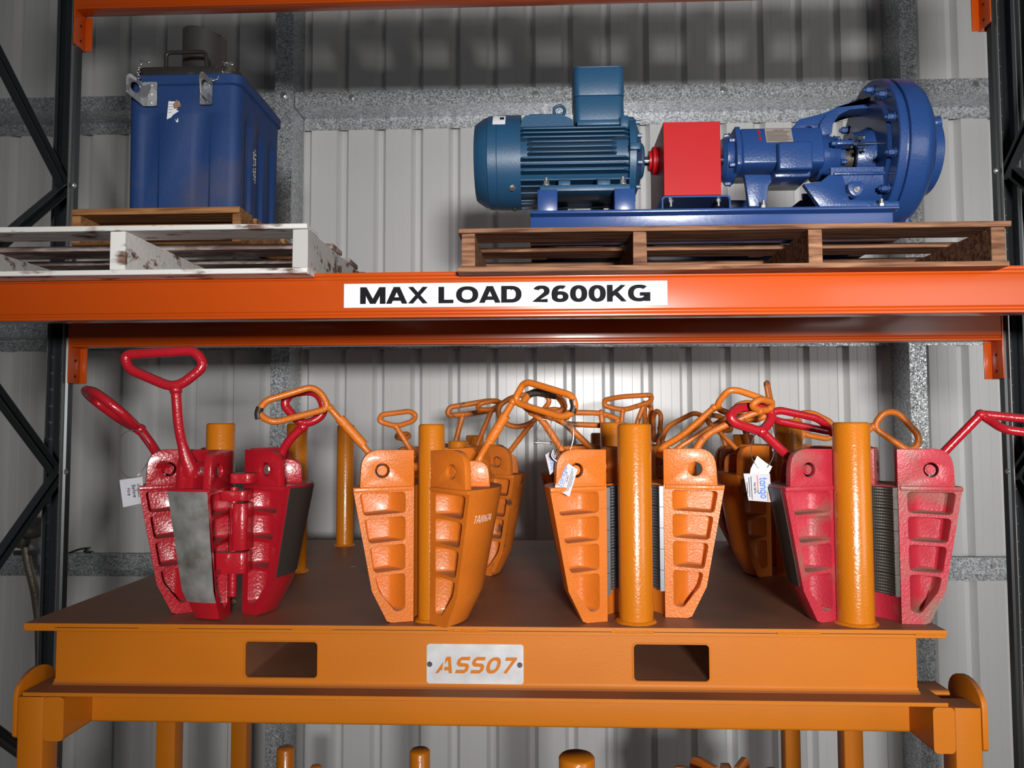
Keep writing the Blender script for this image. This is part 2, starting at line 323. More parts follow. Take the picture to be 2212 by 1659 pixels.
def text(name, body, m, parent, origin, ex, ez, size, sx=1, pen=.17, shear=0, extrude=.0004, wob=0, gap=.06, wrap=None, fx=1):
    """lettering as thin raised mesh strokes, laid in the plane of ex (reading direction) and ez (up), centred on origin"""
    ex, ez = Vector(ex).normalized(), Vector(ez).normalized(); nn = ex.cross(ez)
    lines = body.split('\n'); b = MB(); k_ = 0
    for li, ln in enumerate(lines):
        tot = sum(G[c][0]*fx+gap for c in ln)-gap; x = -tot/2; yo = ((len(lines)-1)/2-li)*1.45-.5
        for c in ln:
            adv, st_ = G[c]; adv *= fx
            for pl in st_:
                if pen >= .18: pl = [(pen/2+(px_-.09)/(adv/fx-.18)*(adv-pen), pen/2+(py_-.09)/.82*(1-pen)) for px_, py_ in pl]
                pl = [(px_+random.uniform(-wob, wob), py_+random.uniform(-wob, wob)) for px_, py_ in pl]
                cl = len(pl) > 8 and math.dist(pl[0], pl[-1]) < .02
                if cl: pl = pl[:-1]
                P = [Vector((px_, py_)) for px_, py_ in pl]; n = len(P); A, B = [], []
                for i in range(n):
                    a_ = P[i-1] if (i or cl) else None; c_ = P[(i+1) % n] if (i < n-1 or cl) else None
                    d1 = (P[i]-a_).normalized() if a_ is not None else (c_-P[i]).normalized()
                    d2 = (c_-P[i]).normalized() if c_ is not None else d1
                    t_ = (d1+d2); t_ = t_.normalized() if t_.length > 1e-4 else d1
                    q_ = Vector((-t_.y, t_.x)); den = max(.62, abs(q_.dot(Vector((-d1.y, d1.x)))))
                    A.append(P[i]+q_*pen/2/den); B.append(P[i]-q_*pen/2/den)
                if pen >= .18 and c.isupper() or c.isdigit():
                    for q_ in A+B: q_.y = min(1, max(0, q_.y))
                k_ += 1; hh = extrude*(1+.05*(k_ % 5))
                def W(p, h):
                    X_ = (x+p.x+shear*p.y)*size*sx; Z_ = (p.y+yo)*size
                    if wrap: return wrap(X_, Z_, h)
                    return Vector(origin)+ex*X_+ez*Z_+nn*h
                V = [[b.v(W(p, h)) for p in L_] for L_ in (A, B) for h in (0, hh)]
                rng = range(n if cl else n-1)
                for i in rng:
                    j = (i+1) % n
                    b.face([V[1][i], V[1][j], V[3][j], V[3][i]]); b.face([V[0][i], V[1][i], V[1][j], V[0][j]][::-1]); b.face([V[2][i], V[3][i], V[3][j], V[2][j]])
            x += adv+gap
    return b.build(name, m, parent)

# ================================================================== THE SETTING
YW = 3.865                                   # plane of the flat pans of the wall sheeting
def ribx(k): return X0+k*.1905
X0 = (at(735, 900, YW).x)
wall = None
def wall_sheet_mesh():
    prof = []
    for k in range(4):
        b = k*.1905
        prof += [(b-.031, 0), (b-.012, .036), (b+.012, .036), (b+.031, 0), (b+.0668, 0), (b+.0683, .0014), (b+.0698, 0), (b+.1182, 0), (b+.1197, .0014), (b+.1212, 0)]
    prof.append((4*.1905-.031, 0))
    return prof
struct = bpy.data.objects.new('wall_back', bpy.data.meshes.new('wall_back')); C.objects.link(struct); struct['kind'] = 'structure'
ORI['wall_back'] = Vector()
wall = struct
me = None
for k in range(-8, 9):
    x0 = X0+k*4*.1905
    if me is None:
        b = MB(); rings = []
        for z in (0, 5.6): rings.append([b.v((u, w_, z)) for u, w_ in wall_sheet_mesh()])
        for i in range(len(rings[0])-1): b.face([rings[0][i], rings[0][i+1], rings[1][i+1], rings[1][i]])
        bm = b.bm
        for f in bm.faces:
            f.smooth = False
            f.normal_update()
            if f.normal.y > 0: f.normal_flip()
        bmesh.ops.solidify(bm, geom=bm.faces[:], thickness=-.0008)
        me = bpy.data.meshes.new('wall_sheet'); bm.to_mesh(me); bm.free(); me.materials.append(M['wall'])
    o = bpy.data.objects.new('wall_sheet', me); C.objects.link(o); o.parent = wall; o.location = (x0, YW, 0)
YI = YW-.158
studs = [(at(595, 120, YI-.03).x, at(633, 120, YI-.03).x), (at(1944, 120, YI-.03).x, at(1980, 120, YI-.03).x)]
segs = [(-6.2, studs[0][0]-.004), (studs[0][1]+.004, studs[1][0]-.004), (studs[1][1]+.004, 6.2)]
gz = [at(1100, 221, YI).z, at(80, 725, YI).z, at(60, 1229, YI).z]
gz.append(gz[2]-(gz[1]-gz[2])); gz.append(gz[0]+1.1)
for z in gz:
    for x0, x1 in segs:
        b = MB(); t = .003
        pr = [(YI, z), (YW-.001, z), (YW-.001, z-.062), (YW-.004, z-.062), (YW-.004, z-t), (YI+t, z-t), (YI+t, z+.072-t), (YI+.014, z+.072-t), (YI+.014, z+.072), (YI, z+.072)]
        pr = [(YI, z-t), (YW-.004, z-t), (YW-.004, z-.062), (YW-.001, z-.062), (YW-.001, z), (YI+t, z), (YI+t, z+.069), (YI+.016, z+.069), (YI+.016, z+.072), (YI, z+.072)]
        b.prism(pr, YZ, x0, x1); g = b.build('girt', M['galv'], wall)
        xs = [x for x in [x0+.28+.9*i for i in range(9)] if x < x1-.1]
        for x in xs: bolt((x, YI, z+.040), (0, -1, 0), .011, .009, g)
for x0, x1 in studs:
    b = MB(); t = .003; ya = YI-.03; yb = YW-.002
    pr = [(x0, ya), (x1, ya), (x1, ya+t), (x0+t, ya+t), (x0+t, yb-t), (x1, yb-t), (x1, yb), (x0, yb)]
    if x0 < 0: pr = [(x1, ya), (x0, ya), (x0, ya+t), (x1-t, ya+t), (x1-t, yb-t), (x0, yb-t), (x0, yb), (x1, yb)]
    b.prism(pr, XY, 0, 5.6); s_ = b.build('stud', M['galv'], wall)
    for z in gz: bolt(((x0+x1)/2, ya, z+.045), (0, -1, 0), .012, .01, s_)
fl = MB().box((-7, -6, -.05), (7, YW+.03, 0)).build('floor', M['concrete'], origin=Vector((0, 0, 0))); fl['kind'] = 'structure'

# ================================================================== PALLET RACK
YF, YR = 1.742, 2.312
XL_, XR_ = at(152, 700, YR).x, at(2163, 700, YR).x       # inner ends of the rear beam
zb1 = at(1106, 684, YF).z                                  # underside of middle level
zt1 = at(2212, 573, YF).z                                  # its top
zb2 = at(250, 17, YR).z; zt2 = zb2+(zt1-zb1)
BX0, BX1 = -1.47, 1.40
def beam(name, Y, sgn, z0, z1, label, x0, x1, dn=.11):
    """box beam with stepped face; sgn -1: face towards the aisle"""
    t = thing(name, ((x0+x1)/2, Y, z0), label, 'rack beam', 'orange beams of the pallet rack')
    h = z1-z0; d = .05
    f = [(0, 0), (0, .006), (.0035, .009), (.0035, .013), (0, .016), (0, h-.018), (.0035, h-.015), (.0035, h-.010), (0, h-.007), (0, h), (d-.01, h), (d-.01, h-.012), (d, h-.012), (d, 0)]
    b = MB(); b.prism([(Y+u, z0+v) for u, v in f], YZ, x0, x1)
    b.build('beam_bar', M['rack'], t, bevel=.0012)
    for sx, xe in ((-1, x0), (1, x1)):
        b = MB()
        # angle connector plate in the y-z plane plus flange against the post
        lo = z0-dn; hi = z1+.012
        b.box((min(xe, xe+sx*.004), Y-.002, lo), (max(xe, xe+sx*.004), Y+d+.012, hi))
        b.box((min(xe, xe+sx*.045), Y+d+.008 if Y > 2 else Y-.006, lo), (max(xe, xe+sx*.045), Y+d+.012 if Y > 2 else Y-.002, hi))
        if Y > 2: b.box((min(xe-sx*.022, xe), Y+d+.004, lo), (max(xe-sx*.022, xe), Y+d+.008, z0))
        c_ = b.build('connector', M['rack'], t, bevel=.0008)
        bb = MB()
        for z in (lo+.022, lo+.07): bb.cyl((xe-sx*.0005, Y+.03, z), (xe-sx*.0014, Y+.03, z), .0045, seg=10)
        bb.build('hole', M['dark'], c_)  # raised dark discs, painting the shade of holes that are not cut
    return t
rb_front = beam('rack_beam', YF, -1, zb1, zt1, 'long orange rack beam carrying the white load sign, in front', BX0, BX1)
beam('rack_beam', YR, -1, zb1, zt1, 'shaded orange rack beam behind and below the signed beam', XL_, XR_)
beam('rack_beam', YR, -1, zb2, zt2, 'orange rack beam crossing the very top of the picture', at(163, 20, YR).x, XR_)
beam('rack_beam', YF, -1, zb2, zt2, 'orange rack beam of the top level, just above the frame', BX0, BX1)
top_ = thing('shelf_deck', (0, (YF+YR)/2, zt2), 'timber boards lying across the top level beams', 'shelf deck')
for k in range(12):
    x_ = BX0+.13+k*.218; b = MB(); b.box((x_, YF-.02, zt2+.0005), (x_+.17, YR+.08, zt2+.02)); b.build('board', M['wood'], top_, bevel=.001, bseg=1)
# load sign
s0, s1 = at(743, 664, YF), at(1441, 606, YF)
sz0, sz1 = at(1090, 662, YF).z, at(1090, 610, YF).z
lab = MB().box((s0.x, YF-.0012, sz0), (s1.x, YF-.0002, sz1)).build('load_sign', M['white'], rb_front); lab['label'] = 'white load limit sticker with black capitals'
text('sign_lettering', 'MAX LOAD 2600KG', M['ink'], lab, ((at(777, 640, YF).x+at(1407, 640, YF).x)/2, YF-.0014, (sz0+sz1)/2), (1, 0, 0), (0, 0, 1), .0382, sx=1.60, pen=.212, fx=.79, gap=.03)
# upright frames
def upright(px, X, mirror, tall, parent, Y=YR, faceback=True):
    """open channel post; X is the bay-side face"""
    w_, d_ = .058, .056; s = -1 if mirror else 1     # s=+1: post to the left of the bay
    y0 = Y; b = MB(); t = .0025
    A = [(0, .018), (0, d_-.014), (-.0085, d_-.0015), (-.0085, d_-.004), (-t, d_-.015), (-t, .020), (-.010, .016), (-.010, 0), (-.0075, 0), (-.0075, .014)]
    B = [(-.0215, d_-.0015), (-w_+.010, d_), (-w_, d_-.014), (-w_, 0), (-w_+.011, 0), (-w_+.011, t), (-w_+t, t), (-w_+t, d_-.015), (-w_+.011, d_-t), (-.0215, d_-.004)]
    fl = (lambda v: v) if faceback else (lambda v: d_-v)
    for sec in (A, B): b.prism([(X+s*u, y0+fl(v)) for u, v in sec], XY, 0, tall)
    holes = []; z = .06
    while z < tall-.05: holes.append(rrect(X-s*.0152-.0038, z, X-s*.0152+.0038, z+.017, .002, 2)); z += .0508
    xa, xb = sorted((X-s*.0086, X-s*.0214))
    b.prism([(xa, 0), (xb, 0), (xb, tall), (xa, tall)], XZ, y0+fl(d_-.0015), y0+fl(d_-.004), holes)
    o = b.build('upright_post', M['upright'], parent, smooth=20)
    yw = y0+(d_-.003 if faceback else .003)
    nb = MB(); z = .09
    while z < tall-.05:
        nb.cyl((X-s*.042, yw-.0012, z), (X-s*.042, yw+.0003, z), .002, seg=8); z += .0508
    nb.build('dimple', M['zinc'], o)['kind'] = 'stuff'
    e = MB(); e.box((X-s*.0075-.0012, y0-.0008, 0), (X-s*.0075+.0012, y0+.014, tall)); e.box((X-s*(w_-.001)-.001, y0-.0008, 0), (X-s*(w_-.001)+.001, y0+.004, tall))
    if faceback: e.build('edge_lip', M['upedge'], o)
    else: e.bm.free()
    return o
nodes_z = [at(135, 397, YR).z, at(118, 1020, YR).z]
def frame(name, X, mirror, label, extra=False):
    s = -1 if mirror else 1
    t = thing(name, (X-s*.03, (YF+YR)/2, 0), label, 'rack upright', 'uprights of the pallet rack')
    upright(0, X, mirror, 3.6, t)
    upright(0, X, mirror, 3.6, t, Y=YF-.002 if False else YF+.052, faceback=False)
    xm = X-s*.032; dz = (nodes_z[0]-nodes_z[1])/2; z = nodes_z[1]-2*dz; i = 0
    ya, yb = YF+.075, YR+.02
    while z < 3.5:
        for j, (za, zb_) in enumerate((((z, z+dz)), ((z, z-dz)))):
            b = MB(); p0, p1 = Vector((xm+(.012 if j else 0), yb, za)), Vector((xm+(.012 if j else 0), ya, zb_))
            d = (p1-p0).normalized(); n_ = Vector((1, 0, 0)); u_ = d.cross(n_)
            hw = .0155; q = .012
            fn = lambda a, c, w, p0=p0, d=d, n_=n_, u_=u_: p0+d*w+n_*a+u_*c
            pr = [(-q, -hw), (q, -hw), (q, -hw+.002), (-q+.002, -hw+.002), (-q+.002, hw-.002), (q, hw-.002), (q, hw), (-q, hw)]
            b.prism([(a*s, c) for a, c in pr], fn, -.02, (p1-p0).length+.01)
            b.build('brace', M['upright'], t)
        bolt((X-s*.0005, yb-.002, z), (s, 0, 0), .006, .006, t)
        z += 2*dz
    return t
frame('rack_upright', XL_-.013, False, 'dark steel slotted upright frame with diagonal braces, left edge')
frame('rack_upright', XR_+.013, True, 'dark steel slotted upright frame with braces, right of the pump')
# next bay's frame just beyond the right one: only its rear post comes into view
t = thing('rack_upright', (XR_+.13, YR, 0), 'second dark perforated upright tight against the right frame', 'rack upright')
upright(0, XR_+.084, True, 3.6, t, Y=YR+.01)

# ================================================================== PALLETS
def board_mb(lo, hi, j=.0012):
    b = MB(); b.box(lo, hi)
    for v in b.bm.verts: v.co += Vector((random.uniform(-j, j), random.uniform(-j, j), random.uniform(-j, j)*.6))
    return b
def pallet(x0, x1, y0, z0, depth, H, th, stringers, sw, tops, bots, m, label, group=None, cat='pallet', mb=None, xs=None):
    t = thing('pallet', ((x0+x1)/2, y0+depth/2, z0), label, cat, group)
    mb = mb or m
    for i, (ya, yb) in enumerate(bots): board_mb((x0+random.uniform(0, .006), y0+ya, z0), (x1-random.uniform(0, .006), y0+yb, z0+th-.0002)).build('bottom_board', m if i == 0 else mb, t, bevel=.0012, bseg=1)
    for xc in stringers: board_mb((xc-sw/2, y0+.004, z0+th), (xc+sw/2, y0+depth-.004, z0+H-th), .0006).build('stringer', m if xc != stringers[-1] or mb is m else m, t, bevel=.0012, bseg=1)
    for i, (ya, yb) in enumerate(tops): board_mb((x0+random.uniform(0, .006), y0+ya, z0+H-th+.0002), (x1-random.uniform(0, .006), y0+yb, z0+H)).build('top_board', m if i == 0 else mb, t, bevel=.0012, bseg=1)
    return t
YP = 1.69
zp0 = zt1-.0112                       # the lead board hooks in front of the beam, the stringers rest on it
pr0, pr1 = at(986, 560, YP).x, at(2188, 560, YP).x
HP = .0968
pal_r = pallet(pr0, pr1, YP, zp0, 1.0, HP, .0115, [pr0+.026, at(1383, 540, YP).x, at(1763, 530, YP).x, pr1-.026], .030,
       [(0, .098), (.190, .268), (.36, .45), (.54, .63), (.72, .81), (.91, 1.0)], [(0, .0475), (.16, .25), (.40, .50), (.70, .79), (.905, 1.0)], M['wood'], 'rough brown timber pallet under the blue motor and pump')
pl1 = at(672, 530, YP).x
HW = .111
pal_l = pallet(pl1-.885, pl1, YP-.012, zt1-.0122, 1.0, HW, .0125, [pl1-.865, at(258, 540, YP).x, pl1-.022], .035,
       [(0, .09), (.19, .28), (.36, .45), (.54, .63), (.72, .81), (.91, 1.0)], [(0, .0590), (.17, .26), (.45, .54), (.74, .82), (.905, 1.0)], M['woodwhite'], 'flaking white painted timber pallet on the left of the beam', mb=M['woodgrey'])
YS = 1.91
zs0 = zt1-.0122+HW+.0015
ps0, ps1 = at(154, 450, YS).x, at(521, 450, YS).x
pal_s = pallet(ps0, ps1, YS, zs0, .42, .105, .0165, [ps0+.011, ps1-.013], .022, [(0, .085), (.11, .19), (.22, .30), (.335, .42)], [(0, .085), (.335, .42)], M['woodlight'], 'small light brown pallet under the blue plastic tank', None)
ZS1 = zs0+.105; ZP1 = zp0+HP

# ================================================================== STILLAGE WITH POSTS (holds the slips)
YT = 1.742
DZ = atz(1100, 1354, 0.0) if False else None
ZD = at(1100, 1354, YT).z                     # deck surface
dx0, dx1 = at(53, 1352, YT).x, at(2044, 1366, YT).x
YB = YT*( (1354-923.0)/(1168.5-923.0))
st = thing('stillage', ((dx0+dx1)/2, (YT+YB)/2, ZD-.17), 'orange steel stillage with a dusty deck that carries the drill pipe slips', 'stillage')
b = MB(); b.box((dx0, YT, ZD-.0085), (dx1, YB, ZD)); b.build('deck_plate', M['deck'], st)
b = MB()                                        # bright painted edge of the deck plate
b.box((dx0-.0006, YT-.0008, ZD-.0085), (dx1+.0006, YT, ZD-.0003)); b.box((dx1, YT, ZD-.0085), (dx1+.0006, YB, ZD-.0003)); b.box((dx0-.0006, YT, ZD-.0085), (dx0, YB, ZD-.0003))
b.build('deck_edge', M['still'], st)
zbt = at(1100, 1507.5, YT).z; zbb = at(1100, 1516.5, YT).z
YWB = 1.806
h1 = (at(531, 1424, YWB).x, at(686, 1424, YWB).x, at(600, 1462, YWB).z, at(600, 1386, YWB).z)
h2 = (at(1369, 1424, YWB).x, at(1531, 1424, YWB).x, at(1450, 1470, YWB).z, at(1450, 1392, YWB).z)
def ubeam(y, s, holes, name):
    b = MB()
    z1 = ZD-.0098
    b.box((dx0, min(y, y+s*.128), z1-.0075), (dx1, max(y, y+s*.128), z1))
    b.box((dx0, min(y, y+s*.128), zbb), (dx1, max(y, y+s*.128), zbt))
    yw = y+s*(YWB-YT)
    b.prism([(dx0+.036, z1-.0074), (dx0+.036, zbt+.012), (dx0+.033, zbt+.004), (dx0+.028, zbt-.0002), (dx1-.028, zbt-.0002), (dx1-.033, zbt+.004), (dx1-.036, zbt+.012), (dx1-.036, z1-.0074)], XZ, yw-.003, yw+.003,
            [rrect(a, c, d_, e, .008) for a, d_, c, e in holes])
    # root fillets
    for sg in (-1, 1):
        b.prism([(yw+sg*.003, zbt), (yw+sg*.0135, zbt), (yw+sg*.008, zbt+.003), (yw+sg*.0045, zbt+.0075), (yw+sg*.003, zbt+.012)], YZ, dx0+.034, dx1-.034)
    return b.build(name, M['still'], st, bevel=.0008, bseg=1)
fb = ubeam(YT, 1, [h1, h2], 'edge_beam'); ubeam(YB, -1, [h1, h2], 'edge_beam')
for a, d_, c, e in (h1, h2):
    b = MB(); o_, i_ = rrect(a-.006, c-.006, d_+.006, e+.006, .012), rrect(a, c, d_, e, .008)
    b.prism(o_, XZ, YWB+.0032, YB-(YWB-YT)-.0032, [rrect(a-.001, c-.001, d_+.001, e+.001, .009)]); f_ = b.build('fork_pocket', M['deck'], st)
    b = MB(); b.prism(rrect(a-.004, c-.004, d_+.004, e+.004, .011), XZ, YWB-.0048, YWB-.0028, [i_]); b.build('weld_rim', M['still'], f_, bevel=.0008, bseg=1)
# lumpy weld stitches between deck plate and beam flange
b = MB(); x = dx0+.01
stitches = [(53, 120), (300, 385), (632, 718), (968, 1058), (1320, 1412), (1678, 1772), (1976, 2040)]
for a, c in stitches:
    xa, xb = at(a, 1362, YT).x, at(c, 1362, YT).x; n = max(3, int((xb-xa)/.006))
    pts = [Vector((xa+(xb-xa)*i/n, YT-.0002, ZD-.0092+random.uniform(-.0007, .0007))) for i in range(n+1)]
    b.tube(pts, .003, 8, taper=lambda q: .0022+.0012*random.random())
    b.build('weld_bead', M['post'], st); b = MB()
# name plate
pa, pb = at(922, 1476, YWB), at(1131, 1390, YWB)
npz0, npz1 = at(1030, 1476, YWB).z, at(1030, 1390, YWB).z
b = MB(); b.prism(rrect(pa.x, npz0, pb.x, npz1, .007), XZ, YWB-.0052, YWB-.0030)
npl = b.build('name_plate', M['plate'], fb if False else st, bevel=.0003, bseg=1); npl['label'] = 'brushed metal plate with stencilled code'
zc = at(1030, 1434, YWB).z
text('plate_lettering', 'ASS07', M['still'], npl, ((pa.x+pb.x)/2-.002, YWB-.0052, zc-.0015), (1, 0, 0), (0, 0, 1), .037, sx=1.04, pen=.21, shear=.32, extrude=.0003, gap=.1)
b = MB()
for px in (955,):       # bridges of plate left across the stencilled A and 0
    x_ = at(px, 1434, YWB).x
    z_ = npz0+.03 if px == 955 else zc
    b.prism([(x_-.0025, z_-.028), (x_+.0015, z_-.028), (x_+.008, z_+.024), (x_+.004, z_+.024)], XZ, YWB-.0059, YWB-.0053)
b.build('stencil_bridge', M['plate'], npl)
for px in (929, 1123): bolt((at(px, 1433, YWB).x, YWB-.0052, zc), (0, -1, 0), .0045, .002, st, 'rivet', M['steel_dark_and_shaded'])
# the posts: three rows of four
ROW = [1.80, 2.386, 2.915]
POSTS = {}
def post(row, X, r, topz, flange=False, Y=None):
    Y = Y or ROW[row]; b = MB(); z = ZD
    b.lathe([(0, r), (topz-z-.006, r), (topz-z-.0015, r-.0022), (topz-z, r-.006)], (X, Y, z), (0, 0, 1), 40)
    o = b.build('slip_post', M['post'], st, smooth=50)
    b = MB(); n = 40; w_ = .008 if not flange else .0105
    R = [[], [], []]
    for i in range(n):
        a = 2*PI*i/n; j = random.uniform(-.0012, .0016)
        for k, (rr, zz) in enumerate(((r-.001, .0065), (r+w_*.45, .0055), (r+w_+j, 0.0002))): R[k].append(b.v((X+rr*math.cos(a), Y+rr*math.sin(a), z+zz)))
    for k in range(2):
        for i in range(n): b.face([R[k][i], R[k][(i+1) % n], R[k+1][(i+1) % n], R[k+1][i]])
    b.face(R[0]); b.face(R[2][::-1])
    b.build('weld_collar', M['post'], o)
    POSTS[(row, len([k for k in POSTS if k[0] == row]))] = X
    return X
for px, dia, py in ((474, 61, 915), (932, 57, 917), (1372, 72, 916), (1843, 75, 913)):
    ya_ = 1.955 if px == 474 else ROW[0]
    p = at(px, 1120, ya_); post(0, p.x, dia/2/FPX*ya_, at(px, py, ya_).z+.001, Y=ya_)
for px, dia, py in ((641, 45, 915), (990, 44, 952), (1327, 58, 912), (1705, 58, 905)):
    p = at(px, 1050, ROW[1]); post(1, p.x, dia/2/FPX*ROW[1], at(px, py, ROW[1]).z)
for px, dia, py in ((746, 38, 918), (1026, 40, 940), (1297, 40, 935), (1607, 46, 938)):
    p = at(px, 1050, ROW[2]); post(2, p.x, dia/2/FPX*ROW[2], at(px, py, ROW[2]).z)

# ================================================================== LOWER STAND
sd = thing('stand', ((dx0+dx1)/2, (YT+YB)/2, 0), 'orange steel stand with upright corner guides below the stillage', 'stand')
zr1 = zbb-.0008; zr0 = at(110, 1601, YT).z; YC = YT*1.0645
for s, pxs in ((-1, (27, 36, 93, 137)), (1, (2134, 2122, 2063, 2016))):
    g0, g1, p1_, r1_ = [at(p, 1560, YT).x for p in pxs]
    lo, hi = sorted((g1, p1_))
    for yy in (YT, 2.38, YB-.10):
        b = MB(); b.prism(rrect(lo, yy, hi, yy+.06, .006, 2), XY, 0, zr1-.0005); b.build('leg', M['still'], sd)
    lo, hi = sorted((p1_, r1_))
    b = MB()
    sec = rrect(min(g1, r1_) if True else lo, zr0, max(g1, r1_), zr1-.0004, .009, 3)
    b.prism(rrect(lo, zr0, hi, zr1, .009, 3), XZ, YT, YB); b.build('side_rail', M['still'], sd, smooth=50)
    # guide plate with a rounded top, in the y-z plane
    zt_ = at(60, 1441, YT+.06).z; zq = at(60, 1590, YT).z
    pl = [(YT-.001, zq), (YT+.005, zq-.006), (YT+.135, zq-.006), (YT+.14, zq)]+[(YT+.07+.071*math.cos(a), zt_-.05+.05*math.sin(a)) for a in [PI*i/12 for i in range(13)]]
    lo, hi = sorted((g0, g1))
    b = MB(); b.prism(pl, YZ, lo, hi); b.build('guide_plate', M['still'], sd, bevel=.001, bseg=2)
    # top cap of the rail
    x_ = at(188 if s < 0 else 1978, 1540, YC).x
    b = MB(); b.box((x_-.003, YC-.04, zr0), (x_+.003, YC, zr1-.001)); b.build('gusset', M['still'], sd)
ca, cb = at(197, 1540, YC).x, at(1966, 1540, YC).x
b = MB(); b.prism(rrect(YC, zr0+.0005, YC+.075, zr1-.001, .008, 3), YZ, ca-.09, cb+.09); b.build('cross_rail', M['still'], sd, smooth=50)
b = MB(); b.prism(rrect(YB-.09, zr0, YB-.02, zr1-.001, .008, 3), YZ, ca-.09, cb+.09); b.build('cross_rail', M['still'], sd, smooth=50)
# lower deck with shorter posts
zl = .45
b = MB(); b.box((dx0+.08, YC+.08, zl-.01), (dx1-.08, YB-.12, zl)); b.build('lower_deck', M['deck'], sd)
for px, dia, py, Y in ((617, 37, 1614, 2.9), (907, 43, 1619, 2.45), (1246, 76, 1632, 1.96), (683, 24, 1653, 2.9)):
    p = at(px, py, Y); b = MB(); r = dia/2/FPX*Y
    b.lathe([(0, r), (p.z-zl-.005, r), (p.z-zl, r-.005)], (p.x, Y, zl), (0, 0, 1), 32); b.build('lower_post', M['post'], sd, smooth=50)

# ================================================================== DRILL PIPE SLIPS
RI = .075                      # bore radius of a slip
BODY = [(0, 0), (.050, 0), (.060, .004), (.094, .072), (.137, .298), (.137, .303), (0, .303)]
def slip_segment(root, cx, cy, a0, a1, z0, m, face=None, pins=True, dies=False, sc=1.0, name='segment', ear_m=None, pocket=True, chipped=False):
    """one wedge segment: a0..a1 degrees round the bore, ribbed end faces, two ears above"""
    a0, a1 = math.radians(a0), math.radians(a1); n = 12; b = MB(); ri = RI*sc
    P = lambda u, v, th: Vector((cx+(ri+u*sc)*math.cos(th), cy+(ri+u*sc)*math.sin(th), z0+v*sc))
    def E(u, v, w, th, sg):           # w: distance into the segment from its end face
        p = P(u, v, th); t = Vector((-math.sin(th), math.cos(th), 0))*sg
        return p+t*w*sc
    ends = []
    rings = [[b.v(P(u, v, a0+(a1-a0)*k/n)) for u, v in BODY] for k in range(n+1)]
    L = len(BODY)
    for k in range(n):
        for i in range(L): b.face([rings[k][i], rings[k+1][i], rings[k+1][(i+1) % L], rings[k][(i+1) % L]])
    def outer(v):
        pts = BODY[1:6]
        for (ua, va), (ub, vb) in zip(pts, pts[1:]):
            if va <= v <= vb and vb > va: return ua+(ub-ua)*(v-va)/(vb-va)
        return .137
    lv = [(.022, .106), (.1135, .172), (.1795, .234), (.2415, .292)]
    pk = []
    for va, vb in lv:
        o = lambda v: outer(v)-.0125
        if va < .03: q = [(.019, va+.006), (.040, va), (o(.072)-.002, .072), (o(vb), vb-.002), (.019, vb+.003)]
        else: q = [(.019, va+.003), (o(va), va-.002), (o(vb), vb-.002), (.019, vb+.003 if vb < .28 else vb)]
        pk.append(rpoly(q, .009, 3))
    for th, sg, R in ((a0, 1, rings[0]), (a1, -1, rings[n])):
        if not pocket: b.face(R); continue
        loops = [list(BODY)]+pk
        tri = tessellate_polygon([[Vector((u, v, 0)) for u, v in l] for l in loops])
        V = list(R); lo = []
        for l in pk:
            vs = [b.v(E(u, v, 0, th, sg)) for u, v in l]; lo.append(vs); V += vs
        for t in tri: b.face([V[i] for i in t])
        for l, vs in zip(pk, lo):
            um, ux = min(u for u, v in l), max(u for u, v in l); cu = sum(u for u, v in l)/len(l); cv = sum(v for u, v in l)/len(l); prev = vs
            for w_, ins, sh in ((.002, .0010, 0), (.020, .0025, .012), (.031, .0045, .022), (.035, .009, .028)):
                cur = []
                for u, v in l:
                    du, dv = cu-u, cv-v; ln_ = math.hypot(du, dv) or 1
                    uu = u+du/ln_*ins; vv = v+dv/ln_*ins
                    uu += sh*(1-(u-um)/(ux-um))
                    cur.append(b.v(E(uu, vv, w_, th, sg)))
                k = len(cur)
                for i in range(k): b.face([prev[i], prev[(i+1) % k], cur[(i+1) % k], cur[i]])
                prev = cur
            b.face(prev)
    seg = b.build(name, m, root, smooth=32)
    ear = fillet([(0.0, .300, 0), (0.0, .386, 0), (.118, .388, 0), (.122, .300, 0)], [0, .002, .055, 0], False, 7)
    ear = [(p.x, p.y) for p in ear]
    hole = circ(.072, .340, .0165, 20)
    for th, sg in ((a0, 1), (a1, -1)):
        b = MB(); b.prism(ear, lambda u, v, w, th=th, sg=sg: E(u, v, w, th, sg), .0005, .017, [hole]); e = b.build('ear', ear_m or m, seg, bevel=.0022*sc, bseg=2)
        if pocket:
            b = MB(); b.prism([(.004, .294), (.135, .292), (.138, .297), (.135, .303), (.003, .304)], lambda u, v, w, th=th, sg=sg: E(u, v, w, th, sg), -.005, .004); b.build('ledge', m, seg, bevel=.002*sc)
        if pins and (sg == 1 or pins != 'near'):
            b = MB(); c0 = E(.072, .340, .007, th, sg); c1 = E(.072, .340, .05, th, sg); b.cyl(c0, c1, .0112*sc, seg=20); d = (c0-c1).normalized(); b.cyl(c0, c0+d*.003, .0085*sc, seg=6)
            b.build('pin', M[pins] if pins in M else m, seg)
    # middle boss that carries the handle
    am = (a0+a1)/2; rr = Matrix.Rotation(am, 3, 'Z')
    fn = lambda u, v, w: Vector((cx, cy, z0+v*sc))+rr@Vector((ri+u*sc, w*sc, 0))
    b = MB(); bo = [(p.x, p.y) for p in fillet([(.030, .302, 0), (.030, .362, 0), (.108, .362, 0), (.112, .302, 0)], [0, .03, .03, 0], False, 5)]
    b.prism(bo, fn, -.030, -.004); b.build('boss', m, seg, bevel=.003*sc)
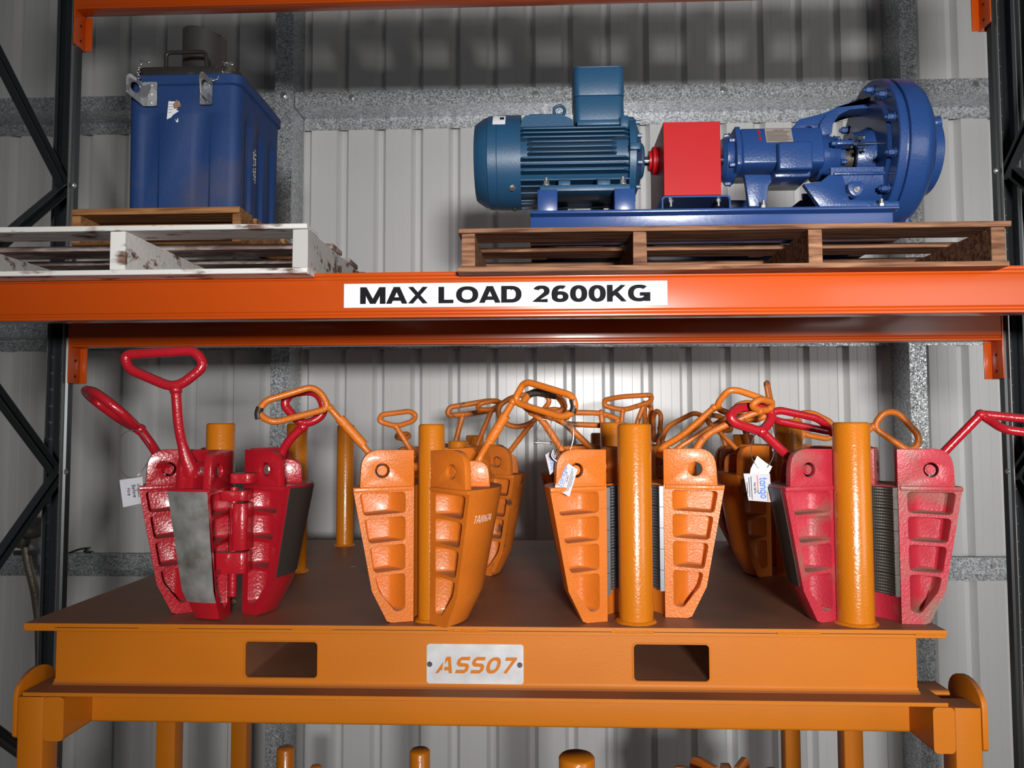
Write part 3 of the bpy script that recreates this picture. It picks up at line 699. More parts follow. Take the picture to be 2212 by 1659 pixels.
    if face:          # bare steel wear face on the outside
        b = MB(); k = 10; fa0, fa1 = a0+(a1-a0)*face[0], a0+(a1-a0)*face[1]; R = []
        for i in range(k+1):
            th = fa0+(fa1-fa0)*i/k; R.append([b.v(P(outer(v)+o, v, th)) for v, o in ((face[3], .0004), (face[3], .0024), (max(face[3], .0722), .0028), (.18, .0026), (.2975, .0024), (.2975, .0004))])
        for i in range(k):
            for j in range(5): b.face([R[i][j], R[i+1][j], R[i+1][j+1], R[i][j+1]])
        b.face(R[0]); b.face(R[-1]); b.build('wear_face', M[face[2]], seg)
    if dies:
        for k in range(5):
            b = MB(); v0, v1 = .058+k*.0485, .058+k*.0485+.0475; q = 8; R = []
            da0, da1 = a0+math.radians(3), a0+math.radians(3)+(a1-a0)*.8 if False else a1-math.radians(3)
            for i in range(q+1):
                th = da0+(da1-da0)*i/q
                R.append([b.v(Vector((cx+r_*math.cos(th), cy+r_*math.sin(th), z0+v*sc))) for r_, v in ((ri+.001, v0), (ri-.010, v0), (ri-.010, v1), (ri+.001, v1))])
            for i in range(q):
                for j in range(4): b.face([R[i][j], R[i+1][j], R[i+1][(j+1) % 4], R[i][(j+1) % 4]])
            b.face(R[0]); b.face(R[-1])
            # teeth
            for r_ in range(7):
                for i in range(16):
                    th = da0+(da1-da0)*(i+.5)/16; zc_ = z0+(v0+(r_+.5)*.0475/7)*sc; c = Vector((cx+(ri-.010)*math.cos(th), cy+(ri-.010)*math.sin(th), zc_)); inn = Vector((-math.cos(th), -math.sin(th), 0)); tt = Vector((-math.sin(th), math.cos(th), 0))
                    q4 = [b.v(c+tt*a+Vector((0, 0, e))) for a, e in ((-.0025, -.0022), (.0025, -.0022), (.0025, .0022), (-.0025, .0022))]; tip = b.v(c+inn*.0022)
                    for j in range(4): b.face([q4[j], q4[(j+1) % 4], tip])
            b.build('die', M[dies if isinstance(dies, str) else 'die'], seg, smooth=10)
    return seg
def handle(seg, stem, loop, r, m, flare=1.5, rad=.035, burnt=None, sleeve=None):
    S = [at(*p) for p in stem]; Lp = [at(*p) for p in loop]
    b = MB(); pts = fillet(S, .03, False, 5); n = len(pts)
    b.tube(pts, r, 12, taper=lambda q: r*(flare-(flare-1)*min(1, q*2.2)) if flare > 1 else r)
    b.tube(fillet(Lp, rad, True, 7), r, 12, closed=True)
    # weld lump where stem meets the loop
    bmesh.ops.create_icosphere(b.bm, subdivisions=2, radius=r*1.28, matrix=Matrix.Translation(S[-1]))
    h = b.build('handle', m, seg, smooth=60)
    if burnt:
        bb = MB(); q = [at(*p) for p in burnt]; bb.tube(fillet(q, .02, False, 4), r*1.06, 12, taper=lambda t: r*(1.02+.08*random.random())); bb.build('burnt_patch', M['burnt'], h, smooth=50)
    if sleeve:
        bb = MB(); q = [at(*p) for p in sleeve]; k = 16; pp = [q[0].lerp(q[1], i/k) for i in range(k+1)]; bb.tube(pp, r, 14, taper=lambda t: r*(1.42+.14*random.random())); bb.build('tape_wrap', M['wrap'], h, smooth=60)
    return h
def slip(row, px, label, centre=None):
    Y = ROW[row]; X = at(px, 1150, Y).x
    return thing('pipe_slips', (X, Y, ZD), label, 'pipe slips', 'pipe slips standing on the stillage')
zs = ZD+.0006
# --- A: glossy red slip round the left front post
A = slip(0, 474, 'glossy red pipe slips with a bare steel wear face and paper tag, leftmost')
c = at(474, 1150, 1.8)
aR = slip_segment(A, c.x-.027, 1.885, -30, 58, zs, M['red'], face=(.06, .94, 'steel_dark_and_shaded', .09), pins='zinc')
aL = slip_segment(A, -.766, 1.905, 135, 213, zs, M['red'])
aF = slip_segment(A, -.739, 1.905, -117.5, -90, zs, M['red'], face=(-.02, 1.0, 'steel', .045), pins='zinc')
zk = lambda py, Y=1.78: at(500, py, Y).z
for sg_, x0_, x1_, ya_, yb_, za_, zb_ in ((aR, 497, 531, 1.775, 1.83, 1190, 1088), (aF, 447, 531, 1.775, 1.825, 1240, 1194), (aF, 470, 530, 1.775, 1.83, 1083, 1060), (aR, 492, 541, 1.77, 1.83, 1045, 1023)):
    xa, xb = at(x0_, 1100, ya_).x, at(x1_, 1100, ya_).x
    b = MB(); b.prism(rrect(xa, ya_, xb, yb_, .012, 4), XY, zk(za_, ya_), zk(zb_, ya_)); b.build('hinge_knuckle', M['red'], sg_, bevel=.002)
b = MB(); px_ = at(505, 1100, 1.80); b.cyl((px_.x, 1.80, zs+.05), (px_.x, 1.80, zs+.30), .009, seg=16); b.build('hinge_pin', M['red'], aR)
handle(aL, [(352, 1012, 1.82), (338, 975, 1.86), (303, 928, 1.85)], [(303, 930, 1.85), (262, 890, 1.79), (205, 846, 1.78), (181, 842, 1.85), (202, 864, 1.93), (262, 908, 1.93)], .0112, M['red'])
handle(aF, [(418, 1030, 1.75), (400, 985, 1.735), (386, 925, 1.72), (380, 842, 1.71)], [(380, 841, 1.71), (278, 797, 1.71), (268, 766, 1.71), (422, 757, 1.72), (443, 790, 1.72)], .0112, M['red'], flare=1.9)
handle(aR, [(590, 1010, 1.86), (606, 982, 1.86), (626, 948, 1.85), (654, 922, 1.85)], [(654, 922, 1.85), (612, 873, 1.85), (626, 850, 1.85), (686, 842, 1.86), (706, 893, 1.86)], .0105, M['red'], flare=1.7)
# --- B: orange slip with paint-pen code
B = slip(0, 932, 'orange pipe slips with white handwritten code on the side')
p = atz(893, 1342, ZD); bc = p.x+RI*.94
bL = slip_segment(B, bc, p.y+.026, 112, 200, zs, M['slip'])
p = atz(929, 1348, ZD)
bR = slip_segment(B, p.x-RI*.72, p.y+.052, -44, 44, zs, M['slip'])
bB = slip_segment(B, bc-.006, 1.905, 62, 110, zs, M['slip'], pocket=False, pins=False)
handle(bL, [(818, 1015, 1.85), (803, 985, 1.84), (712, 881, 1.82)], [(712, 882, 1.82), (588, 914, 1.76), (556, 893, 1.76), (572, 866, 1.77), (672, 836, 1.80), (693, 848, 1.81)], .0078, M['slip'], sleeve=[(786, 962, 1.836), (734, 904, 1.826)], burnt=[(559, 905, 1.7585), (557, 893, 1.7585), (562, 880, 1.7585)])
handle(bR, [(1028, 1012, 1.80), (1038, 985, 1.80), (1108, 868, 1.78)], [(1108, 868, 1.78), (1215, 902, 1.72), (1244, 888, 1.71), (1238, 855, 1.71), (1142, 826, 1.76), (1130, 830, 1.77)], .0078, M['slip'], sleeve=[(1057, 955, 1.795), (1092, 897, 1.785)], burnt=[(1236, 892, 1.7105), (1241, 880, 1.7105), (1237, 862, 1.7105)])
handle(bB, [(900, 990, 1.99), (886, 970, 2.0), (856, 922, 2.0)], [(856, 922, 2.0), (819, 910, 1.98), (823, 896, 1.99), (886, 888, 2.03), (899, 897, 2.04), (893, 909, 2.03)], .0068, M['slip_dull'])
def onslip(cx, cy, a, z):
    def W(x, zz, h):
        v = z+zz-zs; r_ = RI+.094+(.137-.094)*(v-.072)/(.298-.072); th = math.radians(a)+x/r_
        return Vector((cx+(r_+.0006+h)*math.cos(th), cy+(r_+.0006+h)*math.sin(th), z+zz))
    return W
text('paint_pen_code', 'TAN1674', M['chalk'], bR, (0, 0, 0), (1, 0, 0), (0, 0, 1), .0155, sx=.80, pen=.085, wob=.03, extrude=.0003, shear=.15, wrap=onslip(p.x-RI*.72, p.y+.052, -66+38, at(1040, 1122, 1.70).z))
# --- C: orange slip, opened wide, with two tags
Cc = slip(0, 1372, 'orange pipe slips opened wide showing grey toothed dies, hung with cards')
p = atz(1312, 1343, ZD); cl_ = p.x+RI*.95
cL = slip_segment(Cc, cl_, p.y+.026, 108, 200, zs, M['slip'], dies=True)
p = atz(1438, 1334, ZD)
cR = slip_segment(Cc, p.x-RI, p.y+.01, -7, 76, zs, M['slip'], dies=True, pins=False)
cB = slip_segment(Cc, at(1372, 1100, 1.9).x, 1.925, 66, 112, zs, M['slip_dull'], dies=True, pocket=False, pins=False)
handle(cL, [(1240, 1010, 1.86), (1222, 985, 1.85), (1172, 908, 1.83), (1150, 890, 1.82)], [(1150, 890, 1.82), (1126, 872, 1.82), (1150, 844, 1.84), (1206, 854, 1.86), (1222, 880, 1.87), (1204, 893, 1.87)], .0082, M['slip_dull'], burnt=[(1140, 853, 1.829), (1158, 847, 1.838), (1200, 855, 1.85)], rad=.05)
handle(cR, [(1488, 1012, 1.86), (1496, 985, 1.85), (1520, 942, 1.84), (1562, 920, 1.83), (1640, 888, 1.82)], [(1640, 888, 1.82), (1622, 876, 1.80), (1640, 862, 1.80), (1668, 868, 1.83), (1664, 884, 1.84)], .0082, M['slip_dull'], rad=.02)
handle(cB, [(1424, 985, 2.03), (1432, 965, 2.02), (1475, 940, 2.0), (1542, 881, 1.98)], [(1542, 881, 1.98), (1573, 843, 1.96), (1594, 843, 1.96), (1655, 864, 1.98), (1664, 892, 2.0), (1640, 906, 2.0), (1610, 906, 2.0)], .0080, M['slip'])
# --- D: dusty red slip round the right front post
D = slip(0, 1843, 'dusty red pipe slips opened round the rightmost front post')
p = atz(1822, 1344, ZD); dl = p.x+RI*.9
dL = slip_segment(D, dl, p.y+.03, 110, 198, zs, M['red_dusty'], face=(.06, .96, 'steel_dark_and_shaded', .08), dies='steel_dark_and_shaded')  # dies in darker steel: the unlit bore's shade is put into their colour
p = atz(1950, 1349, ZD)
dR = slip_segment(D, p.x-RI, p.y+.008, -4, 62, zs, M['red_dusty'], dies='steel_dark_and_shaded', pins='near')  # same darkened dies, shade painted in as colour
dB = slip_segment(D, at(1850, 1100, 1.9).x, 1.93, 50, 104, zs, M['red'], pocket=False, pins=False)
handle(dL, [(1722, 1012, 1.86), (1704, 988, 1.85), (1645, 932, 1.83)], [(1645, 933, 1.83), (1586, 914, 1.80), (1576, 898, 1.80), (1592, 881, 1.82), (1644, 878, 1.85), (1668, 892, 1.86), (1664, 910, 1.85)], .0108, M['red'], flare=1.7, rad=.03)
handle(dR, [(2018, 1012, 1.83), (2034, 982, 1.83), (2118, 896, 1.81)], [(2118, 895, 1.81), (2250, 908, 1.78), (2275, 924, 1.76), (2250, 938, 1.75), (2168, 928, 1.77), (2138, 908, 1.80)], .0098, M['red'], flare=1.8, rad=.02)
handle(dB, [(1838, 990, 2.03), (1826, 960, 2.03), (1800, 934, 2.02)], [(1800, 934, 2.02), (1768, 904, 2.0), (1684, 886, 1.97), (1664, 892, 1.97), (1672, 908, 2.0)], .0095, M['red'], rad=.02)
# --- middle row
Bm = slip(1, 990, 'orange pipe slips in the second row, right behind the hand-marked ones')
x = at(988, 1150, 2.386).x
e1 = slip_segment(Bm, x, 2.39, -32, 55, zs, M['slip_dull'], sc=.985); e2 = slip_segment(Bm, x-.01, 2.39, 125, 212, zs, M['slip_dull'], sc=.985); e3 = slip_segment(Bm, x, 2.46, 68, 112, zs, M['slip_dull'], pocket=False, pins=False, sc=.985)
handle(e1, [(1086, 1005, 2.37), (1096, 982, 2.36), (1146, 917, 2.34)], [(1146, 917, 2.34), (1108, 924, 2.33), (1078, 905, 2.32), (1076, 878, 2.32), (1104, 858, 2.33), (1172, 846, 2.36), (1190, 866, 2.37)], .0078, M['slip_dull'])
handle(e3, [(1024, 985, 2.55), (1030, 962, 2.55), (1062, 886, 2.54)], [(1062, 886, 2.54), (1030, 884, 2.52), (1036, 872, 2.5), (1072, 864, 2.52), (1082, 872, 2.55)], .0078, M['slip_dull'])
handle(e2, [(905, 1000, 2.37), (896, 978, 2.38), (872, 950, 2.4)], [(872, 950, 2.4), (856, 945, 2.42), (858, 938, 2.43), (880, 936, 2.43), (886, 942, 2.42)], .0065, M['slip_dull'])
Cm = slip(1, 1327, 'orange pipe slips hidden mid row, behind the opened orange ones')
x = at(1327, 1150, 2.386).x
f1 = slip_segment(Cm, x, 2.39, -30, 55, zs, M['slip_dull'], sc=.985); f2 = slip_segment(Cm, x-.01, 2.39, 125, 210, zs, M['slip_dull'], sc=.985); f3 = slip_segment(Cm, x, 2.46, 68, 112, zs, M['slip_dull'], pocket=False, pins=False, sc=.985)
handle(f2, [(1296, 990, 2.34), (1280, 971, 2.34), (1246, 938, 2.33), (1208, 905, 2.32)], [(1208, 905, 2.32), (1180, 900, 2.32), (1176, 888, 2.33), (1205, 884, 2.35), (1232, 900, 2.35)], .0095, M['slip_dull'])
handle(f3, [(1312, 995, 2.46), (1308, 965, 2.46), (1298, 892, 2.46)], [(1298, 892, 2.46), (1336, 905, 2.48), (1330, 920, 2.48), (1220, 916, 2.45), (1196, 902, 2.44), (1215, 891, 2.44)], .0088, M['slip_dull'])
handle(f1, [(1450, 990, 2.36), (1464, 968, 2.36), (1530, 926, 2.35), (1580, 896, 2.34)], [(1580, 896, 2.34), (1592, 874, 2.33), (1622, 868, 2.33), (1640, 884, 2.35), (1618, 902, 2.36)], .0085, M['slip'])
Dm = slip(1, 1705, 'orange pipe slips in the second row carrying a white card, left of the right post')
x = at(1712, 1150, 2.386).x
g1 = slip_segment(Dm, x-.01, 2.39, 125, 212, zs, M['slip'], sc=.985); g2 = slip_segment(Dm, x, 2.40, -25, 55, zs, M['slip'], sc=.985); g3 = slip_segment(Dm, x, 2.46, 68, 112, zs, M['slip'], pocket=False, pins=False, sc=.985)
handle(g1, [(1616, 1005, 2.36), (1603, 982, 2.36), (1524, 904, 2.34)], [(1524, 904, 2.34), (1502, 890, 2.32), (1440, 922, 2.28), (1428, 955, 2.27), (1444, 962, 2.28), (1508, 922, 2.33)], .0072, M['slip'])
handle(g2, [(1826, 1000, 2.40), (1850, 950, 2.40), (1885, 922, 2.40)], [(1885, 922, 2.40), (1910, 890, 2.39), (1938, 890, 2.39), (1986, 942, 2.38), (1980, 966, 2.38), (1962, 974, 2.38)], .0098, M['slip'])
handle(g3, [(1716, 985, 2.55), (1722, 960, 2.55), (1735, 938, 2.55)], [(1735, 938, 2.55), (1716, 915, 2.55), (1724, 894, 2.55), (1752, 890, 2.55), (1796, 912, 2.55), (1806, 934, 2.55), (1790, 949, 2.55)], .0090, M['slip'])
# --- far row
Bf = slip(2, 1026, 'worn orange pipe slips in the far row behind two others, mostly hidden')
x = at(1000, 1150, 2.915).x
i1 = slip_segment(Bf, x, 2.915, -30, 58, zs, M['slip_dull'], sc=.97); i2 = slip_segment(Bf, x, 2.915, 122, 210, zs, M['slip_dull'], sc=.97)
handle(i2, [(975, 985, 2.86), (982, 962, 2.86), (1000, 896, 2.86)], [(1000, 896, 2.86), (966, 897, 2.84), (970, 880, 2.84), (1060, 865, 2.88), (1084, 870, 2.9), (1076, 884, 2.9)], .0098, M['slip_dull'])
Cf = slip(2, 1297, 'orange pipe slips in the far row with a flat loop handle above the thickest post')
x = at(1330, 1150, 2.915).x
j1 = slip_segment(Cf, x, 2.915, -30, 58, zs, M['slip_dull'], sc=.97); j2 = slip_segment(Cf, x, 2.915, 122, 210, zs, M['slip_dull'], sc=.97)
handle(j2, [(1342, 985, 2.86), (1341, 930, 2.86), (1345, 887, 2.86)], [(1345, 887, 2.86), (1305, 876, 2.85), (1306, 864, 2.86), (1340, 857, 2.9), (1408, 853, 2.92), (1406, 868, 2.9)], .0092, M['slip_dull'])
handle(j1, [(1370, 985, 2.9), (1375, 915, 2.9), (1392, 872, 2.9)], [(1392, 872, 2.9), (1408, 878, 2.92), (1402, 915, 2.93), (1394, 925, 2.93)], .0092, M['slip_dull'])
handle(j1, [(1415, 985, 2.8), (1424, 955, 2.8), (1426, 925, 2.8)], [(1426, 935, 2.8), (1428, 895, 2.8), (1418, 886, 2.82), (1411, 900, 2.86), (1412, 955, 2.86)], .0085, M['slip_dull'], rad=.02)
Df = slip(2, 1607, 'orange pipe slips at the far right, turned with a smooth curved side forward')
x = at(1654, 1150, 2.915).x
k1 = slip_segment(Df, x, 2.93, -160, -112, zs, M['slip_dull'], sc=.95); k2 = slip_segment(Df, x, 2.93, 128, 196, zs, M['slip_dull'], sc=.95); k3 = slip_segment(Df, x, 2.93, 20, 100, zs, M['slip_dull'], sc=.95)
handle(k2, [(1572, 985, 2.9), (1566, 955, 2.9), (1556, 930, 2.9)], [(1556, 930, 2.9), (1528, 912, 2.9), (1532, 896, 2.9), (1560, 900, 2.92), (1585, 930, 2.92)], .0095, M['slip_dull'])
handle(k1, [(1625, 985, 2.82), (1610, 930, 2.82), (1600, 905, 2.82)], [(1600, 905, 2.82), (1598, 888, 2.8), (1625, 880, 2.8), (1650, 892, 2.82), (1640, 908, 2.83)], .0095, M['slip_dull'])
handle(k3, [(1684, 985, 2.95), (1676, 930, 2.95), (1664, 880, 2.95)], [(1664, 880, 2.95), (1654, 828, 2.95), (1658, 826, 3.0), (1668, 878, 3.0)], .0085, M['slip_dull'], rad=.012)

# ================================================================== TAGS ON WIRES
def wire(pts, parent, r=.0009, closed=False, rad=.03, m='zinc'):
    b = MB(); b.tube(fillet([at(*p) for p in pts], rad, closed, 6), r, 6, closed=closed); return b.build('wire', M[m], parent, smooth=60)
def card(corners, parent, m='cardtag', th=.0008, name='card'):
    P = [at(*p) for p in corners]; n = (P[1]-P[0]).cross(P[-1]-P[0]).normalized()
    b = MB(); A_ = [b.v(q) for q in P]; B_ = [b.v(q+n*th) for q in P]; b.face(A_); b.face(B_[::-1])
    for i in range(len(P)): b.face([A_[i], A_[(i+1) % len(P)], B_[(i+1) % len(P)], B_[i]])
    o = b.build(name, M[m], parent); return o, P
t1 = thing('tag', at(285, 1035, 1.80), 'white hand-written paper tag hanging from the leftmost red handle', 'tag')
wire([(322, 965, 1.83), (300, 925, 1.81), (262, 935, 1.80), (250, 975, 1.80), (262, 1020, 1.80), (278, 1034, 1.80), (300, 1028, 1.80), (318, 1000, 1.82)], t1)
o, P = card([(258, 1037, 1.80), (308, 1030, 1.81), (311, 1086, 1.81), (266, 1096, 1.80)], t1)
ex = (P[3]-P[0]).normalized(); ez = (P[1]-P[0]).normalized(); mid = (P[0]+P[2])/2; nn = ex.cross(ez)
if nn.y > 0: nn = -nn
text('handwriting', 'Inspect\nBefore\nHire', M['ink'], o, mid+nn*.0012+ez*.006, ex, ez, .0078, sx=1.0, pen=.13, wob=.05, extrude=.0003)
def logo_tag(t, corners, rot, lab=None):
    o, P = card(corners, t); ex = (P[1]-P[0]).normalized(); ez = (P[0]-P[3]).normalized(); W_ = (P[1]-P[0]).length; H_ = (P[0]-P[3]).length
    nn = ex.cross(ez); nn.normalize(); off = nn*(.0012 if nn.y < 0 else -.0012)
    f = lambda a, c: P[0]+ex*(W_*a)-ez*(H_*c)+off
    text('logo_lettering', 'tango', M['blueink'], o, f(.5, .26), ex, ez, H_*.30, sx=1.05*W_/H_/1.45, pen=.15, extrude=.0003)
    b = MB(); a_, c_ = f(.06, .47), f(.6, .47); b.box((0, 0, 0), (1, 1, 1)); b.bm.free()
    b = MB(); q = [a_, c_, c_-ez*H_*.035, a_-ez*H_*.035]; b.face([b.v(p_) for p_ in q]); q = [f(.62, .12), f(.97, .12), f(.97, .155), f(.62, .155)]; b.face([b.v(p_) for p_ in q]); b.build('logo_bar', M['orangeink'], o)
    text('card_lettering', 'TAN1674', M['ink'], o, f(.5, .60), ex, ez, H_*.075, sx=1, pen=.2, extrude=.0002)
    b = MB()
    for k, (x0_, x1_) in enumerate(((.10, .9), (.14, .82), (.3, .7))):
        y_ = .72+k*.08; q = [f(x0_, y_), f(x1_, y_), f(x1_, y_+.02), f(x0_, y_+.02)]; b.face([b.v(p_) for p_ in q])
    b.build('fine_print', M['ink'], o)['kind'] = 'stuff'
t2 = thing('tag', at(1222, 1035, 1.76), 'front laminated card with a blue logo, on a wire over the opened orange slips', 'tag', 'laminated cards on wires')
wire([(1205, 985, 1.765), (1190, 950, 1.76), (1190, 905, 1.75), (1208, 893, 1.74), (1220, 905, 1.76), (1212, 960, 1.77), (1200, 982, 1.77)], t2)
wire([(1215, 900, 1.76), (1238, 915, 1.77), (1240, 950, 1.77), (1226, 985, 1.77), (1212, 992, 1.765)], t2)
logo_tag(t2, [(1198, 1055, 1.752), (1215, 993, 1.762), (1248, 1014, 1.764), (1230, 1073, 1.754)], 0)
b = MB(); sh = fillet([at(*q) for q in ((1195, 972, 1.765), (1190, 985, 1.763), (1205, 1000, 1.762), (1222, 985, 1.764))], .015, False, 6); b.tube(sh, .0025, 8); b.build('shackle', M['zinc'], t2, smooth=60)
t3 = thing('tag', at(1195, 1005, 1.79), 'rear laminated card tucked behind the other, left of the opened orange slips', 'tag', 'laminated cards on wires')
wire([(1178, 955, 1.79), (1160, 950, 1.79), (1158, 930, 1.79), (1170, 905, 1.79), (1185, 908, 1.79)], t3)
logo_tag(t3, [(1188, 1026, 1.788), (1178, 982, 1.792), (1195, 972, 1.796), (1214, 1000, 1.796)], 0)
b = MB(); b.cyl(at(1155, 956, 1.79), at(1192, 957, 1.79), .0022, seg=10); b.cyl(at(1153, 956, 1.79), at(1157, 956, 1.79), .0045, seg=8); b.cyl(at(1188, 957, 1.79), at(1192, 957, 1.79), .004, seg=6); b.build('pin', M['zinc'], t3)
t4 = thing('tag', at(1637, 1050, 1.86), 'white card with sideways blue logo hanging right of centre beside the dusty red slips', 'tag', 'laminated cards on wires')
wire([(1640, 1012, 1.86), (1622, 990, 1.86), (1624, 950, 1.86), (1640, 925, 1.86), (1662, 920, 1.86), (1674, 945, 1.86), (1672, 985, 1.86), (1658, 1010, 1.86)], t4, r=.0011)
logo_tag(t4, [(1663, 1023, 1.86), (1667, 1085, 1.86), (1617, 1081, 1.86), (1606, 1023, 1.86)], 1)
o, P = card([(1622, 1012, 1.864), (1636, 985, 1.864), (1655, 1000, 1.864), (1668, 1008, 1.864), (1660, 1024, 1.864), (1620, 1024, 1.864)], t4, 'galv_box', .0008, 'strap')

# ================================================================== MOTOR AND PUMP SET
YC0 = 2.05; AZ = at(1240, 351, YC0).z
N_ = lambda px, Y=1.93: at(px, 350, Y).x
Z_ = lambda py, Y=1.93, px=1400: at(px, py, Y).z
PS = thing('pump_set', (.4, YC0, ZP1), 'blue electric motor and centrifugal pump on one blue steel base, red coupling guard between', 'pump')
bx0, bx1 = at(1145, 480, 1.84).x, at(1944, 470, 1.84).x
zt_ = at(1500, 450, 1.84).z
b = MB()
for y0_, s in ((1.84, 1), (2.27, -1)):
    pr = [(y0_, zt_-.007), (y0_, zt_), (y0_+s*.042, zt_), (y0_+s*.042, ZP1+.0005), (y0_, ZP1+.0005), (y0_, ZP1+.0075), (y0_+s*.035, ZP1+.0075), (y0_+s*.035, zt_-.007)]
    b.prism(pr, YZ, bx0, bx1)
    b.build('base_channel', M['baseblue'], PS, bevel=.001); b = MB()
for x_ in (bx0+.02, .25, .55, bx1-.03): b.box((x_-.02, 1.883, ZP1+.002), (x_+.02, 2.227, zt_-.002)); b.build('base_cross_member', M['baseblue'], PS); b = MB()
# motor
X0m, Xc, Xb, Xe = N_(1024, 1.97), N_(1124), N_(1366), N_(1392)
o_ = (0, YC0, AZ)
R0 = .1225
b.lathe([(X0m, .02), (X0m, .098), (X0m+.004, .102), (X0m+.022, .114), (X0m+.034, .1185), (X0m+.036, .121), (Xc-.062, .121), (Xc-.060, R0), (Xc, R0), (Xc, R0-.003), (Xc-.01, R0-.004)], o_, (1, 0, 0), 56)
cow = b.build('fan_cowl', M['motorblue'], PS, bevel=0, smooth=25)
b = MB(); b.lathe([(Xc-.012, .093), (Xb-.004, .093), (Xb-.004, .112), (Xb+.012, .113), (Xb+.016, .105), (Xe-.006, .085), (Xe, .070), (Xe, .048), (Xe+.008, .046), (Xe+.012, .040)], o_, (1, 0, 0), 56)
bod = b.build('motor_body', M['motorblue'], PS, smooth=25)
yfin = [272, 282.5, 293.5, 304.5, 316, 327, 338.5, 351, 363]
for side in (-1, 1):
    for k, py in enumerate(yfin):
        z = at(1250, py, 1.935).z; dz = z-AZ; R = .119; yo = math.sqrt(max(R*R-dz*dz, .001)); yi = math.sqrt(max(.092*.092-dz*dz, .0001))-.004
        short = k in (3, 4, 5); xa, xb = (N_(1140), N_(1334)) if short else (Xc-.004, N_(1362))
        b = MB(); f = [(xa, YC0+side*yi), (xa, YC0+side*(yo-.008)), (xa+.012, YC0+side*yo), (xb-.014, YC0+side*yo), (xb, YC0+side*(yo-.012)), (xb, YC0+side*yi)]
        b.prism(f, XY, z-.0023, z+.0023); b.build('cooling_fin', M['motorblue'], bod, bevel=.0009, bseg=1)
    for k in range(4):
        z = AZ-.075-.0125*k; dz = z-AZ; yo = math.sqrt(.119**2-dz*dz)
        b = MB(); b.box((Xc-.004, YC0+side*.02, z-.0016), (N_(1362), YC0+side*yo, z+.0016)) if False else b.box((Xc-.004, min(YC0+side*.03, YC0+side*yo), z-.0016), (N_(1362), max(YC0+side*.03, YC0+side*yo), z+.0016)); b.build('cooling_fin', M['motorblue'], bod)
for k in range(5):
    yv = YC0-.048+.024*k
    b = MB(); zz_ = AZ+math.sqrt(.121**2-(yv-YC0)**2); b.prism([(Xc-.002, AZ+.08), (Xc+.004, zz_-.008), (Xc+.012, zz_), (N_(1225)-.01, zz_), (N_(1240), zz_-.014), (N_(1240), AZ+.08)], XZ, yv-.0018, yv+.0018); b.build('cooling_fin', M['motorblue'], bod)
b = MB(); b.box((Xc+.02, YC0-.03, AZ+.09), (N_(1222), YC0+.03, AZ+.1225)); b.build('lifting_pad', M['motorblue'], bod, bevel=.003)
for yy, x_ in ((-.078, N_(1352)), (.078, N_(1352))):
    b = MB(); b.box((x_-.010, YC0+yy-.012, AZ+.058), (x_+.012, YC0+yy+.012, AZ+.090)); b.build('end_shield_lug', M['motorblue'], bod, bevel=.003)
for a in (20, 58, 122, 160, 200, 238, 302, 340):
    p = Vector((Xe-.010, YC0+.100*math.cos(math.radians(a)), AZ+.100*math.sin(math.radians(a)))); bolt(p+Vector((-.004, 0, 0)), (1, 0, 0), .0055, .012, bod, m=M['motorblue'])
b = MB(); x_ = at(1376, 300, 1.95).x; b.box((x_-.02, 1.928, Z_(322)), (x_+.006, 1.95, Z_(307))); b.build('end_shield_lug', M['motorblue'], bod, bevel=.002)
# eye bolt
c = at(1208, 240, YC0); R = .0145; b = MB(); b.tube([c+Vector((R*math.cos(2*PI*i/24), 0, R*math.sin(2*PI*i/24))) for i in range(24)], .0042, 10, closed=True); b.cyl(c-Vector((0, 0, R)), c-Vector((0, 0, R+.02)), .006)
b.build('eye_bolt', M['motorblue'], PS, smooth=60)
# terminal box
ta, tb = at(1239, 200, 1.985).x, at(1349, 200, 1.985).x; ztt, ztm, ztb = at(1290, 143, 1.985).z, at(1290, 205, 1.985).z, at(1290, 262, 1.985).z
b = MB(); b.prism(rrect(ta+.002, 1.987, tb-.001, 2.113, .016, 5), XY, ztb, ztm-.0008); tbx = b.build('terminal_box', M['motorblue'], PS, bevel=.0015)
b = MB(); b.prism(rrect(ta, 1.985, tb, 2.115, .017, 5), XY, ztm, ztt-.003); b.prism(rrect(ta-.001, 1.984, tb+.001, 2.116, .017, 5), XY, ztt-.003, ztt); b.build('terminal_box_lid', M['motorblue'], tbx, bevel=.0012)
for x_, y_ in ((ta+.012, 1.997), (tb-.012, 1.997), (ta+.012, 2.103), (tb-.012, 2.103)): bolt((x_, y_, ztt), (0, 0, 1), .004, .005, tbx, m=M['motorblue'])
b = MB(); b.box((at(1246, 262, 1.99).x, 1.972, ztb-.014), (at(1368, 262, 1.98).x, 2.128, ztb)); b.build('terminal_base', M['motorblue'], bod, bevel=.002)
# motor sticker, screws
def oncyl(px0, px1, a0, a1, R, name, m, parent):
    b = MB(); x0_, x1_ = px0, px1; q = 6; r_ = []
    for i in range(q+1):
        a = math.radians(a0+(a1-a0)*i/q); r_.append([b.v((x, YC0+rr*math.cos(a), AZ+rr*math.sin(a))) for x, rr in ((x0_, R+.0002), (x0_, R+.0008), (x1_, R+.0008), (x1_, R+.0002))])
    for i in range(q):
        for j in range(4): b.face([r_[i][j], r_[i+1][j], r_[i+1][(j+1) % 4], r_[i][(j+1) % 4]])
    b.face(r_[0]); b.face(r_[-1]); return b.build(name, m, parent)
stk = oncyl(at(1066, 262, 1.99).x, at(1093, 262, 1.99).x, 124, 147, R0, 'sticker', M['white'], cow)
oncyl(at(1081, 262, 1.99).x, at(1090, 262, 1.99).x, 131, 137, R0+.0008, 'sticker_print', M['ink'], stk)
